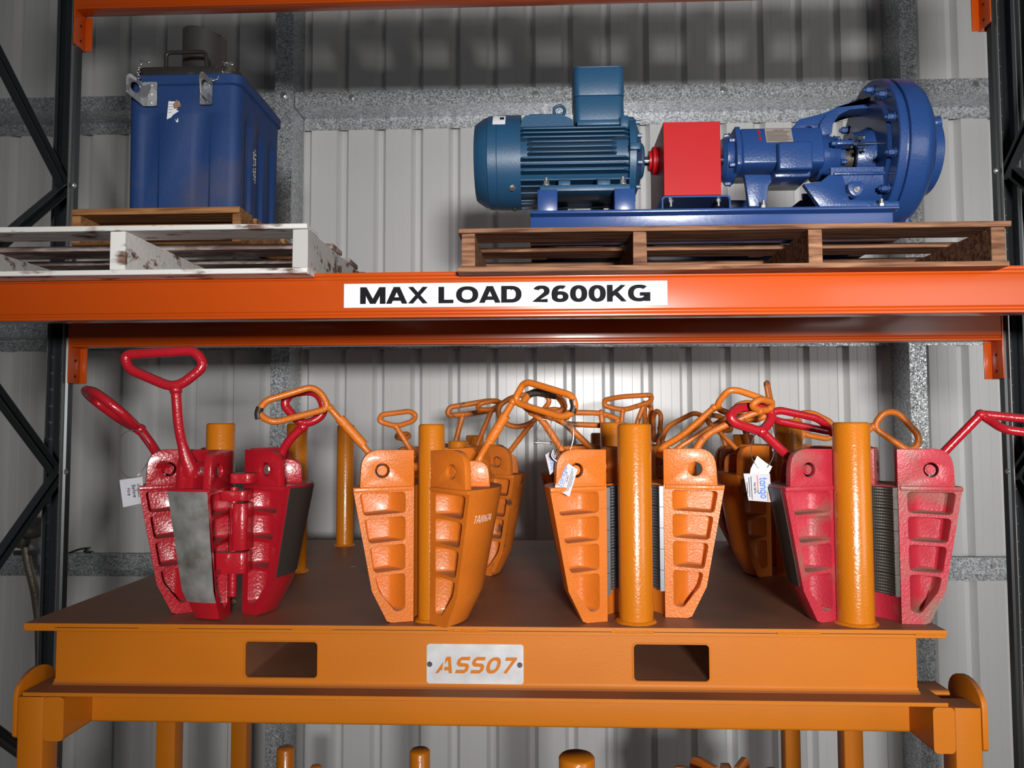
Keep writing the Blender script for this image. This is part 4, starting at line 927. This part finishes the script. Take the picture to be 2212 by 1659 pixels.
for px, py in ((1106, 418), ):
    p = at(px, py, 1.951); d = Vector((0, p.y-YC0, p.z-AZ)).normalized(); bolt(Vector((p.x, YC0, AZ))+d*R0, d, .0065, .006, cow)
for px in (1106,): bolt((at(px, 251, YC0).x, YC0, AZ+R0), (0, 0, 1), .0055, .006, cow)
bolt((at(1112, 450, YC0).x, YC0, AZ-R0), (0, 0, -1), .005, .006, cow, m=M['black'])
# feet
zf1, zf0 = Z_(398, 1.88), Z_(411, 1.88)
fa, fb_ = at(1166, 405, 1.88).x, at(1361, 405, 1.88).x
for s_ in (-1, 1):
    y0_, y1_ = (1.875, 1.955) if s_ < 0 else (2.145, 2.225)
    b = MB(); b.box((fa, y0_, zf0), (fb_, y1_, zf1)); ft = b.build('motor_foot', M['motorblue'], PS, bevel=.0015)
    for p0, p1 in ((1206, 1232), (1290, 1318)):
        b = MB(); xa, xb = at(p0, 390, 1.9).x, at(p1, 390, 1.9).x
        yo_, yi_ = (1.893, 1.99) if s_ < 0 else (2.207, 2.11)
        b.prism([(yo_, zf1), (yo_, zf1+.016), (yo_+(.02 if s_ < 0 else -.02), zf1+.026), (yi_, zf1+.05), (yi_, zf1)], YZ, xa, xb); b.build('foot_web', M['motorblue'], ft, bevel=.0015)
    for px in (1180, 1345): bolt((at(px, 395, 1.89).x, 1.884 if s_ < 0 else 2.216, zf1), (0, 0, 1), .0075, .012, ft, shank=.009)
    for p0, p1 in ((1161, 1204), (1326, 1371)):
        b = MB(); xa, xb = at(p0, 430, 1.875).x, at(p1, 430, 1.875).x; ya, yb = (1.868, 1.95) if s_ < 0 else (1.86, 2.23)
        b.box((xa, ya, zt_+.0002), (xb, yb, zf0-.0002)); b.build('mounting_block', M['baseblue'], PS, bevel=.002)
# shaft and coupling
b = MB(); b.cyl((Xe, YC0, AZ), (N_(1565, YC0)+.02, YC0, AZ), .0125, seg=24); b.build('shaft', M['chrome'], PS)
h0 = at(1404, 350, YC0-.03).x; h1_ = at(1412, 350, YC0-.03).x; h2_ = at(1434, 350, 1.98).x
b = MB(); b.lathe([(h0, .02), (h0, .026), (h1_-.004, .026), (h1_, .036), (h1_+.006, .037), (h1_+.008, .035), (h2_+.03, .035)], o_, (1, 0, 0), 32); b.build('coupling_hub', M['guardred'], PS, smooth=30)
# coupling guard: folded red sheet, open at the ends
ga, gb = at(1434, 340, 1.93).x, at(1557, 340, 1.93).x; gz1, gz0 = Z_(265, 1.93), Z_(423, 1.93)
b = MB(); t_ = .0016
b.prism([(1.93, gz0), (1.93, gz1), (2.17, gz1), (2.17, gz0-.02), (2.17-t_, gz0-.02), (2.17-t_, gz1-t_), (1.93+t_, gz1-t_), (1.93+t_, gz0)], YZ, ga, gb); gd = b.build('coupling_guard', M['guardred'], PS, bevel=.0004, bseg=1)
cir = circ(YC0, AZ, .036, 24)
for x_ in (ga, gb-t_):
    b = MB(); b.prism([(1.93+t_, gz0), (1.93+t_, gz1-t_), (2.17-t_, gz1-t_), (2.17-t_, gz0)], YZ, x_, x_+t_, [cir]); b.build('guard_end_plate', M['guardred'], gd)
ka, kb = at(1429, 434, 1.88).x, at(1579, 434, 1.88).x; kz = Z_(423.5, 1.88)
b = MB(); pr = [(ka, zt_+.0003), (ka, kz-.006), (ka+.006, kz), (kb-.006, kz), (kb, kz-.006), (kb, zt_+.0003), (kb-.0045, zt_+.0003), (kb-.0045, kz-.009), (kb-.009, kz-.0045), (ka+.009, kz-.0045), (ka+.0045, kz-.009), (ka+.0045, zt_+.0003)]
b.prism(pr, XZ, 1.88, 2.22); kb_ = b.build('guard_bracket', M['baseblue'], PS, bevel=.0008, bseg=1)
for px in (1449, 1552):
    b = MB(); x_ = at(px, 434, 1.90).x; b.cyl((x_, 1.90, kz-.022), (x_, 1.90, kz-.0045), .0035, seg=10); b.hexnut((x_, 1.90, kz-.011), (x_, 1.90, kz-.0048), .0065); b.cyl((x_, 1.90, kz), (x_, 1.90, kz+.003), .005, seg=12); b.build('bolt', M['zinc'], kb_)
# pump: bearing housing (a chamfered box lying along the shaft)
Yh = 1.975
hx = lambda px, Y=Yh: at(px, 350, Y).x
pu = PS
def octa(hw, ht, hb, ch): return [(YC0-hw, AZ-hb+ch*.5), (YC0-hw, AZ+.012), (YC0-hw+ch, AZ+ht), (YC0+hw-ch, AZ+ht), (YC0+hw, AZ+.012), (YC0+hw, AZ-hb+ch*.5), (YC0+hw-ch, AZ-hb), (YC0-hw+ch, AZ-hb)]
b = MB(); b.prism(octa(.078, .062, .046, .020), YZ, hx(1604), hx(1782)); hs = b.build('bearing_housing', M['pumpblue'], PS, bevel=.005, bseg=3)
b = MB(); b.prism(octa(.082, .066, .050, .020), YZ, hx(1591), hx(1603)); b.build('housing_flange', M['pumpblue'], hs, bevel=.003)
b = MB(); b.box((hx(1676), YC0-.098, AZ-.060), (hx(1756, 1.955), YC0-.05, AZ+.012)); b.build('oil_box', M['pumpblue'], hs, bevel=.006, bseg=3)
b = MB(); b.box((hx(1676), YC0-.06, AZ-.068), (hx(1756), YC0+.06, AZ-.04)); b.build('sump', M['pumpblue'], hs, bevel=.005)
b = MB(); b.lathe([(hx(1564, 2.0), .02), (hx(1564, 2.0), .05), (hx(1572, 2.0), .058), (hx(1582, 2.0), .060), (hx(1592, 2.0), .066)], o_, (1, 0, 0), 36); b.build('bearing_cover', M['pumpblue'], hs, smooth=30)
for a in range(6):
    an = math.radians(30+60*a); bolt((hx(1590, 2.0)-.004, YC0+.064*math.cos(an), AZ+.064*math.sin(an)), (-1, 0, 0), .0062, .014, hs, m=M['pumpblue'])
# front cover neck towards the seal
b = MB(); b.lathe([(hx(1780), .062), (hx(1800), .060), (hx(1812), .055), (hx(1826), .052), (hx(1828), .044), (hx(1838), .044)], o_, (1, 0, 0), 36); b.build('housing_neck', M['pumpblue'], hs, smooth=30)
for a in range(6):
    an = math.radians(90+60*a); bolt((hx(1826), YC0+.052*math.cos(an), AZ+.052*math.sin(an)), (1, 0, 0), .006, .016, hs, m=M['pumpblue'])
for a in (160, 200):
    pass
b = MB(); b.box((hx(1808, 1.97), YC0-.085, AZ+.006), (hx(1846, 1.97), YC0-.05, AZ+.018)); b.build('adjuster_lug', M['pumpblue'], hs, bevel=.003)
bolt((hx(1810, 1.965), YC0-.075, AZ+.012), (-1, 0, 0), .007, .012, hs, m=M['pumpblue'])
b = MB(); p0 = Vector((hx(1846, 1.965), YC0-.080, AZ+.008)); p1 = Vector((hx(1906, 1.965), YC0-.080, AZ+.009)); b.cyl(p0, p1, .0026, seg=10); b.hexnut(p0, p0+Vector((.008, 0, 0)), .007); b.box(p1+Vector((-.004, -.004, -.006)), p1+Vector((.004, .004, .012)))
b.build('adjusting_rod', M['chrome'], PS)
for dz_ in (-.014, .018):
    b = MB(); q = Vector((hx(1858, 1.955), YC0-.086, AZ+.004+dz_)); b.hexnut(q, q+Vector((.007, 0, 0)), .0062); b.hexnut(q+Vector((.009, 0, 0)), q+Vector((.015, 0, 0)), .0062); b.build('nut', M['chrome'], PS)
b = MB(); b.cyl((hx(1838), YC0, AZ-.004), (.86, YC0, AZ-.004), .030, seg=28); b.build('pump_shaft', M['steel_dark_and_shaded'], PS)
b = MB(); b.lathe([(hx(1862, 2.0), .034), (hx(1862, 2.0), .048), (hx(1875, 2.0), .052), (.80, .052), (.80, .066), (.825, .070), (.86, .09)], (0, YC0, AZ-.004), (1, 0, 0), 36); b.build('seal_gland', M['pumpblue'], PS, smooth=30)
b = MB(); b.lathe([(hx(1850, 2.0), .031), (hx(1850, 2.0), .0365), (hx(1858, 2.0), .0365)], (0, YC0, AZ-.004), (1, 0, 0), 30); b.build('seal_ring', M['chrome'], PS)
# discs and volute
xf = at(1944, 350, 1.862).x
b = MB(); b.lathe([(xf-.006, .10), (xf-.006, .14), (xf, .150), (xf, .190), (xf+.002, .193), (xf+.017, .193), (xf+.018, .192)], o_, (1, 0, 0), 72); cv = b.build('back_cover', M['pumpblue'], PS, smooth=30)
b = MB(); b.lathe([(xf+.018, .183), (xf+.026, .184), (xf+.0265, .191), (xf+.028, .193), (xf+.068, .192), (xf+.084, .184), (xf+.098, .166), (xf+.108, .140), (xf+.116, .110), (xf+.119, .096), (xf+.128, .092), (xf+.130, .102), (xf+.150, .102), (xf+.152, .100), (xf+.152, .05), (xf+.10, .045)], o_, (1, 0, 0), 80); vo = b.build('volute_casing', M['pumpblue'], PS, smooth=28)
b = MB(); b.cyl((xf+.112, YC0-.075, AZ+.052), (xf+.150, YC0-.088, AZ+.058), .017, .015, seg=18); b.build('boss', M['pumpblue'], vo, bevel=.002)
bolt((xf+.085, YC0-.02, AZ-.175), (.6, -.3, -.7), .009, .02, vo, m=M['pumpblue'])
b = MB(); b.cyl((xf+.05, YC0+.10, AZ+.10), (xf+.05, YC0+.10, AZ+.235), .05, seg=28); b.lathe([(0, .045), (0, .078), (.016, .078), (.016, .045)], (xf+.05, YC0+.10, AZ+.22), (0, 0, 1), 32)
b.bm.free()
for k in range(12):
    an = math.radians(15+30*k); bolt((xf, YC0+.168*math.cos(an), AZ+.168*math.sin(an)), (-1, 0, 0), .0095, .017, cv, m=M['pumpblue'], shank=.006)
# lantern bracket: upper arm with lifting eye, lower cradle
xa_ = lambda px, py, Y=2.02: (at(px, py, Y).x, at(px, py, Y).z)
arm = [xa_(*p) for p in ((1797, 290), (1799, 268), (1812, 248), (1836, 236), (1870, 233), (1912, 234))]+[(xf+.001, AZ+.136), (xf+.001, AZ+.153)]+[xa_(*p) for p in ((1900, 222), (1832, 223), (1806, 231), (1786, 247), (1772, 266), (1768, 292))]
b = MB(); b.prism(rpoly(arm, .006, 3), XZ, YC0-.03, YC0+.03); b.build('bracket_arm', M['pumpblue'], PS, bevel=.003)
lug = [xa_(*p) for p in ((1716, 292), (1718, 268), (1730, 252), (1756, 246), (1792, 236), (1812, 226), (1790, 262), (1782, 292))]
b = MB(); lc = xa_(1752, 279); b.prism(rpoly(lug, .008, 3), XZ, YC0-.012, YC0+.012, [circ(lc[0], lc[1], .016, 18)]); b.build('lifting_eye', M['pumpblue'], PS, bevel=.002)
bolt((at(1875, 222, YC0).x, YC0-.02, at(1875, 224, YC0).z), (0, 0, 1), .006, .012, PS)
crad = []
for k in range(13):
    a = math.radians(180+15*k); crad.append((YC0+.112*math.cos(a), AZ-.062+.112*math.sin(a)))
crin = [(YC0+.104*math.cos(math.radians(360-15*k)), AZ-.062+.104*math.sin(math.radians(360-15*k))) for k in range(13)]
b = MB(); b.prism(crad+crin, YZ, at(1795, 400, 1.94).x, xf); b.build('cradle', M['pumpblue'], PS, smooth=45)
b = MB(); p = [xa_(*q, 1.94) for q in ((1800, 373), (1920, 372), (1920, 378), (1800, 379))]; b.prism(p, XZ, 1.932, 1.945); b.build('cradle_rim', M['pumpblue'], PS, bevel=.001)
# feet of the pump
fl_ = [xa_(*q, 1.93) for q in ((1608, 376), (1666, 376), (1668, 392), (1661, 400), (1656, 446), (1618, 446), (1612, 400))]
fr_ = [xa_(*q, 1.93) for q in ((1736, 396), (1772, 392), (1792, 376), (1822, 378), (1836, 430), (1944, 433), (1944, 446.5), (1772, 446.5))]
for yy in (YC0-.118, YC0+.100):
    b = MB(); b.prism([(x, max(z, zt_+.0003)) for x, z in fl_], XZ, yy, yy+.018); b.build('pump_foot', M['pumpblue'], PS, bevel=.003)
    b = MB(); b.prism([(x, max(z, zt_+.0003)) for x, z in fr_], XZ, yy, yy+.018); b.build('pump_foot', M['pumpblue'], PS, bevel=.003)
x0_, x1_ = at(1616, 440, 1.9).x, at(1668, 440, 1.9).x
for x0_, x1_ in ((at(1618, 440, 1.9).x, at(1662, 440, 1.9).x), (at(1780, 440, 1.9).x, at(1935, 440, 1.9).x)):
    b = MB(); b.box((x0_, YC0-.160, zt_+.0003), (x1_, YC0-.10, zt_+.012)); b.box((x0_, YC0+.10, zt_+.0003), (x1_, YC0+.16, zt_+.012)); b.build('foot_pad', M['pumpblue'], PS, bevel=.002)
for px in (1649, 1904):
    x_ = at(px, 440, 1.91).x; bolt((x_, YC0-.140, zt_+.012), (0, 0, 1), .0085, .012, PS, shank=.012)
tg = [xa_(*q, 1.915) for q in ((1831, 392), (1865, 392), (1865, 412), (1848, 428), (1831, 412))]
b = MB(); b.prism(rpoly(tg, .010, 3), XZ, 1.912, 1.95); b.build('drain_lug', M['pumpblue'], PS, bevel=.002)
bolt((at(1850, 410, 1.912).x, 1.912, at(1850, 410, 1.912).z), (0, -1, 0), .005, .012, PS)
# arrow and warning plate lie on the sloping upper face of the housing
yA, zA = YC0-.078, AZ+.012; yB_, zB_ = YC0-.058, AZ+.062
sl = Vector((0, yB_-yA, zB_-zA)); sn = Vector((0, -(zB_-zA), yB_-yA)).normalized()
if sn.y > 0: sn = -sn
def onslope(x, t, h): return Vector((x, yA, zA))+sl*t+sn*h
def patch(name, x0_, x1_, t0, t1, h0, h1, m, parent):
    b = MB(); V = [b.v(onslope(x, t, h)) for x, t in ((x0_, t0), (x1_, t0), (x1_, t1), (x0_, t1)) for h in (h0, h1)]
    b.face([V[i] for i in (1, 3, 5, 7)]); 
    for i in range(4): b.face([V[2*i], V[2*((i+1) % 4)], V[2*((i+1) % 4)+1], V[2*i+1]])
    return b.build(name, m, parent)
q0, q1 = at(1654, 305, 1.98).x, at(1712, 305, 1.98).x
wp = patch('warning_plate', q0, q1, .10, .92, .0003, .0014, M['brass'], hs)
ln_ = sl.length
text('warning_lettering', 'WARNING', M['ink'], wp, onslope((q0+q1)/2, .82, .0014), (1, 0, 0), sl, .0034, sx=1.3, pen=.2, extrude=.0001)
b = MB()
for k in range(8):
    t = .72-.078*k; xx0 = q0+.003; xx1 = q1-.003-random.uniform(0, .012); V = [b.v(onslope(x, tt, .0016)) for x, tt in ((xx0, t), (xx1, t), (xx1, t+.022), (xx0, t+.022))]; b.face(V)
b.build('fine_print', M['ink'], wp)['kind'] = 'stuff'
xm_ = at(1641, 300, 1.98).x
b = MB()
for pl_ in ([(-.0035, .88), (0, .80), (.0035, .88), (.0035, .72), (.0014, .64), (.0014, .40), (.0045, .40), (0, .18), (-.0045, .40), (-.0014, .40), (-.0014, .64), (-.0035, .72)],):
    V = [b.v(onslope(xm_+x, t, .0008)) for x, t in pl_]; b.face(V)
b.build('rotation_arrow', M['guardred'], hs)

# ================================================================== BLUE PLASTIC TANK
YX = 1.95
TB = thing('tank', (at(390, 430, YX).x, 2.09, ZS1), 'dusty blue ribbed plastic tank with black lid and grey spout', 'tank')
tx0, tx1 = at(273, 300, YX).x, at(514, 300, YX).x; zt0 = ZS1+.0008; zt1_ = at(390, 162, YX).z
wd = tx1-tx0; dp = .315
def tank_ring(w_, d_, n=5):
    r_ = .022; return rrect(tx0+(wd-w_)/2, YX+.0+(.0), tx0+(wd+w_)/2, YX+d_, r_, n)
b = MB(); R = []
lv_ = [(0, -.016), (.012, -.010), (.235, 0.0), (.236, .0045), (zt1_-zt0-.022, .005), (zt1_-zt0-.020, .010), (zt1_-zt0, .010)]
fr = [(.12, .30), (.58, .76)]        # grooves in the front, as fractions of width
def outline(e, gr):
    x0_, x1_, y0_, y1_ = tx0-e, tx1+e, YX-e, YX+dp+e; r_ = .026; pts = []
    for cx_, cy_, a in ((x1_-r_, y1_-r_, 0), (x0_+r_, y1_-r_, 90), (x0_+r_, y0_+r_, 180)):
        for k in range(6): t = math.radians(a+18*k); pts.append((cx_+r_*math.cos(t), cy_+r_*math.sin(t)))
    g = .0075 if gr else 0
    for f0, f1 in fr:
        a_, c_ = x0_+(x1_-x0_)*f0, x0_+(x1_-x0_)*f1
        pts += [(a_, y0_), (a_+.008, y0_+g), (c_-.008, y0_+g), (c_, y0_)]
    for k in range(6): t = math.radians(270+18*k); pts.append((x1_-r_+r_*math.cos(t), y0_+r_+r_*math.sin(t)))
    for f0, f1 in ((.14, .30), (.42, .58), (.70, .86)):
        a_, c_ = y0_+(y1_-y0_)*f0, y0_+(y1_-y0_)*f1
        pts += [(x1_, a_), (x1_-g, a_+.008), (x1_-g, c_-.008), (x1_, c_)]
    return pts
h_ = zt1_-zt0
for z_, e, gr in ((0, -.006, 1), (.010, -.0015, 1), (h_*.70, .0, 1), (h_*.735, .0, 0), (h_-.030, .001, 0), (h_-.026, .007, 0), (h_-.003, .007, 0), (h_, .004, 0)):
    R.append([b.v((x, y, zt0+z_)) for x, y in outline(e, gr)])
for A_, B_ in zip(R, R[1:]):
    k = len(A_)
    for i in range(k): b.face([A_[i], A_[(i+1) % k], B_[(i+1) % k], B_[i]])
b.face(R[0]); b.face(R[-1]); tk = b.build('tank_body', M['boxblue'], TB, smooth=35)
zl1 = zt1_+.030
b = MB(); b.prism(rrect(tx0+.014, YX+.001, tx1-.012, YX+dp-.004, .03, 5), XY, zt1_, zl1-.006); b.prism(rrect(tx0+.022, YX+.014, tx1-.018, YX+dp-.012, .03, 5), XY, zl1-.006, zl1); ld = b.build('lid', M['black'], TB, bevel=.002)
hp = [at(*q) for q in ((359, 146, 1.975), (359, 114, 1.975), (445, 112, 1.975), (447, 146, 1.975))]
b = MB(); b.tube(fillet(hp, .014, False, 5), .0052, 12); b.build('lid_handle', M['black'], ld, smooth=60)
sc_ = at(442, 120, 2.09); sr = .058
M['spout'] = mat('spout_grey', (.075, .075, .075), .4, metal=.5, bump=.2, bscale=20, dust=(.05, .04, .03), dustscale=8)
b = MB(); prof = []
n = 32; z0_, ztop = zl1, at(440, 54, 2.06).z
ringsA = []
for zz, rr, tilt in ((z0_, .074, 0), (z0_+.006, .074, 0), (z0_+.007, sr+.003, 0), (z0_+.016, sr+.0005, 0), (z0_+.02, sr, 0), (ztop-.008, sr, .010), (ztop-.0035, sr-.006, .011), (ztop-.003, sr-.018, .010)):
    ringsA.append([b.v((sc_.x+rr*math.cos(2*PI*i/n), sc_.y+rr*math.sin(2*PI*i/n), zz-(tilt*(1+math.cos(2*PI*i/n))*.9 if tilt else 0))) for i in range(n)])
for A_, B_ in zip(ringsA, ringsA[1:]):
    for i in range(n): b.face([A_[i], A_[(i+1) % n], B_[(i+1) % n], B_[i]])
b.face(ringsA[0]); b.face(ringsA[-1]); sp = b.build('spout', M['spout'], TB, smooth=40)
for a in (-118, -25):
    an = math.radians(a); p = Vector((sc_.x+sr*math.cos(an), sc_.y+sr*math.sin(an), ztop-.028)); d = Vector((math.cos(an), math.sin(an), 0)); b = MB(); b.cyl(p-d*.001, p+d*.0012, .0028, seg=10); b.build('rivet', M['dark'], sp)
# galvanised lifting brackets
for (pa_, pb_, py0, py1, pe) in ((309, 340, 178, 230, 283), (433, 459, 172, 229, 461)):
    xa, xb = at(pa_, 200, YX-.008).x, at(pb_, 200, YX-.008).x; za, zb_ = at(320, py1, YX-.008).z, at(320, py0, YX-.008).z
    b = MB(); b.prism(rrect(xa, za, xb, zb_, .004), XZ, YX-.011, YX-.0075); bk = b.build('lifting_bracket', M['galv_box'], TB, bevel=.0005, bseg=1)
    for k in range(3): p = Vector(((xa*.4+xb*.6), YX-.011, zb_-.009-k*(zb_-za-.018)/2)); b = MB(); b.lathe([(0, .0055), (.0012, .0052), (.0022, .003)], p, (0, -1, 0), 14); b.build('rivet', M['galv_box'], bk, smooth=60)
    # projecting plate with eye, at right angles to the front
    x_ = xa if pa_ < 400 else xb-.003
    ou = [(0, 0), (.048, .020), (.050, .062), (.040, .073), (.0, .060)] if pa_ < 400 else [(0, 0), (.040, .014), (.045, .06), (.036, .074), (.0, .062)]
    pl_ = [(YX-.008-u, za+v) for u, v in ou]; ho = circ(YX-.008-.024, za+.042, .0135, 18)
    tw = Matrix.Rotation(math.radians(-28 if pa_ < 400 else -20), 3, 'Z'); pv = Vector((x_, YX-.010, 0))
    b = MB(); b.prism(rpoly(pl_, .006, 3), lambda u, v, w: pv+tw@(Vector((w, u, v))-Vector((x_, YX-.010, 0))), x_, x_+.003, [ho]); b.build('eye_plate', M['galv_box'], bk, bevel=.0005, bseg=1)
    # chain to a toggle on the lid
    S_ = [(300, 168, YX-.02), (298, 155, YX-.01), (304, 140, YX+.004), (310, 132, YX+.01)] if pa_ < 400 else [(459, 174, YX-.015), (470, 172, YX-.006), (482, 158, YX), (484, 146, YX+.006), (490, 137, YX+.012)]
    P_ = [at(*q) for q in S_]; seg_l = .0125; path = fillet(P_, .01, False, 6); L_ = [0]
    for u_, v_ in zip(path, path[1:]): L_.append(L_[-1]+(v_-u_).length)
    def ap(s_):
        s_ = min(max(s_, 0), L_[-1])
        for i in range(len(L_)-1):
            if L_[i+1] >= s_ and L_[i+1] > L_[i]: return path[i].lerp(path[i+1], (s_-L_[i])/(L_[i+1]-L_[i]))
        return path[-1]
    ch = None; k = 0; s_ = .004
    chm = MB()
    while s_ < L_[-1]:
        c_ = ap(s_); d = (ap(s_+.003)-ap(s_-.003)).normalized(); a_ = d.orthogonal().normalized()
        if k % 2: a_ = d.cross(a_).normalized()
        pts = [c_+d*(.0072*math.cos(2*PI*i/10))+a_*(.0042*math.sin(2*PI*i/10)) for i in range(10)]
        b = MB(); b.tube(pts, .0014, 6, closed=True); b.build('chain_link', M['zinc'], bk, smooth=60); s_ += seg_l*.85; k += 1
    e_ = P_[-1]; b = MB(); b.tube([e_+Vector((-.011, 0, .003)), e_+Vector((-.004, 0, .001)), e_, e_+Vector((.005, 0, -.001)), e_+Vector((.012, 0, -.002))], .0022, 8); b.tube([e_+Vector((.012+.0045*math.cos(2*PI*i/12), 0, .0045*math.sin(2*PI*i/12)-.001)) for i in range(12)], .0011, 6, closed=True); b.build('toggle', M['zinc'], ld, smooth=60)
    chm.bm.free()
# torn label, paint-pen note on the side
pts = [(362, 216), (384, 217), (388, 226), (378, 235), (384, 238), (372, 246), (367, 252), (358, 256)]
b = MB(); P = [at(x, y, YX-.0075) for x, y in pts]; b.prism([(p.x, p.z) for p in P], XZ, YX-.0022, YX-.0012); lb = b.build('torn_label', M['white'], tk)
b = MB()
for k in range(5): y = 220+k*6; a_, c_ = at(364, y, YX), at(380-k*2, y, YX); b.box((a_.x, YX-.0026, a_.z), (c_.x, YX-.0023, a_.z+.0009))
b.build('fine_print', M['ink'], lb)['kind'] = 'stuff'
pts = [(384, 217), (393, 232), (378, 236), (376, 228)]
b = MB(); P = [at(x, y, YX) for x, y in pts]; b.prism([(p.x, p.z) for p in P], XZ, YX-.006, YX-.0024); b.build('peeled_label_backing', M['cardboard'], lb)
pts = [(378, 256), (382, 262), (385, 255), (386, 264), (382, 265)]
b = MB(); P = [at(x, y, YX) for x, y in pts]; b.prism([(p.x, p.z) for p in P], XZ, YX-.0022, YX-.0012); b.build('torn_label', M['white'], tk)
text('paint_pen_note', 'LAST RINSED\nPROPER 806 BIT', M['chalk'], tk, (tx1+.0006, YX+.115, at(545, 355, 2.05).z), (0, 0, 1), (0, -1, 0), .0085, sx=.95, pen=.08, wob=.06, extrude=.0003, gap=.15)

# ================================================================== HOSE FITTING LEFT OF THE RACK POST
HF = thing('hose_fitting', at(65, 1180, 3.55), 'grimy hose coupling with braided hose on the wall rail, left edge', 'hose fitting')
YH = 3.56
M['grime'] = mat('grimy_brass', (.10, .09, .075), .5, metal=.4, bump=.5, bscale=40, dust=(.04, .04, .035), dustscale=20)
c = at(66, 1140, YH); b = MB(); b.lathe([(-.03, .02), (-.028, .05), (-.012, .068), (.006, .070), (.012, .055), (.03, .045), (.032, .02)], c, (.25, -.5, .85), 28); b.build('coupling_ring', M['grime'], HF, smooth=30)
c2 = at(50, 1168, YH-.03); b = MB(); b.lathe([(-.03, .018), (-.03, .028), (.0, .032), (.02, .026), (.045, .026), (.05, .02)], c2, (.3, 0, 1), 20); b.build('elbow', M['grime'], HF, smooth=30)
b = MB(); b.box(at(40, 1196, YH-.03)-Vector((.02, .01, .006)), at(56, 1192, YH-.03)+Vector((.05, .01, .006))); b.build('lever', M['grime'], HF, bevel=.003)
b = MB(); P = fillet([at(55, 1182, YH-.03), at(60, 1215, YH-.03), at(76, 1278, YH-.02), at(84, 1340, YH), at(86, 1420, YH+.03), Vector((at(86, 1420, YH+.03).x, YH+.03, .03)), Vector((at(86, 1420, YH+.03).x-.3, YH, .02))], .05, False, 8)
b.tube(P, .019, 12); hz_ = b.build('braided_hose', mat('braid', (.30, .28, .22), .4, metal=.5, bump=1.5, bscale=120), HF, smooth=60)
# ties lying on the lower rail
w1 = thing('cable_tie', at(170, 1190, 3.75), 'small dark scrap of wire lying on the lower wall rail', 'wire')
b = MB(); b.tube(fillet([at(148, 1195, 3.76), at(168, 1187, 3.75), at(190, 1184, 3.74), at(180, 1192, 3.76), at(196, 1193, 3.76)], .01), .004, 8); b.build('wire', M['black'], w1, smooth=60)
# two slivers of wire on the deck
for q in (((756, 1226), (768, 1225)), ((784, 1233), (800, 1235))):
    a_, c_ = atz(*q[0], ZD), atz(*q[1], ZD); b = MB(); b.tube([a_+Vector((0, 0, .0015)), (a_+c_)/2+Vector((0, 0, .003)), c_+Vector((0, 0, .0015))], .0012, 6); o = b.build('wire_offcut', M['zinc']); tag(o, ('shorter' if q[0][0] == 756 else 'longer')+' thin silver wire offcut lying on the dusty deck', 'wire')

# one more set standing on the lower deck, only its tops in view
Lw = thing('pipe_slips', (at(1580, 1640, 2.46).x, 2.46, zl), 'orange pipe slips on the lower deck, only the tips of their ears in view', 'pipe slips')
x = at(1580, 1640, 2.46).x
for a0_, a1_ in ((-40, 30), (60, 120), (150, 215)): slip_segment(Lw, x, 2.46, a0_, a1_, zl+.0006, M['slip'], pins=False)
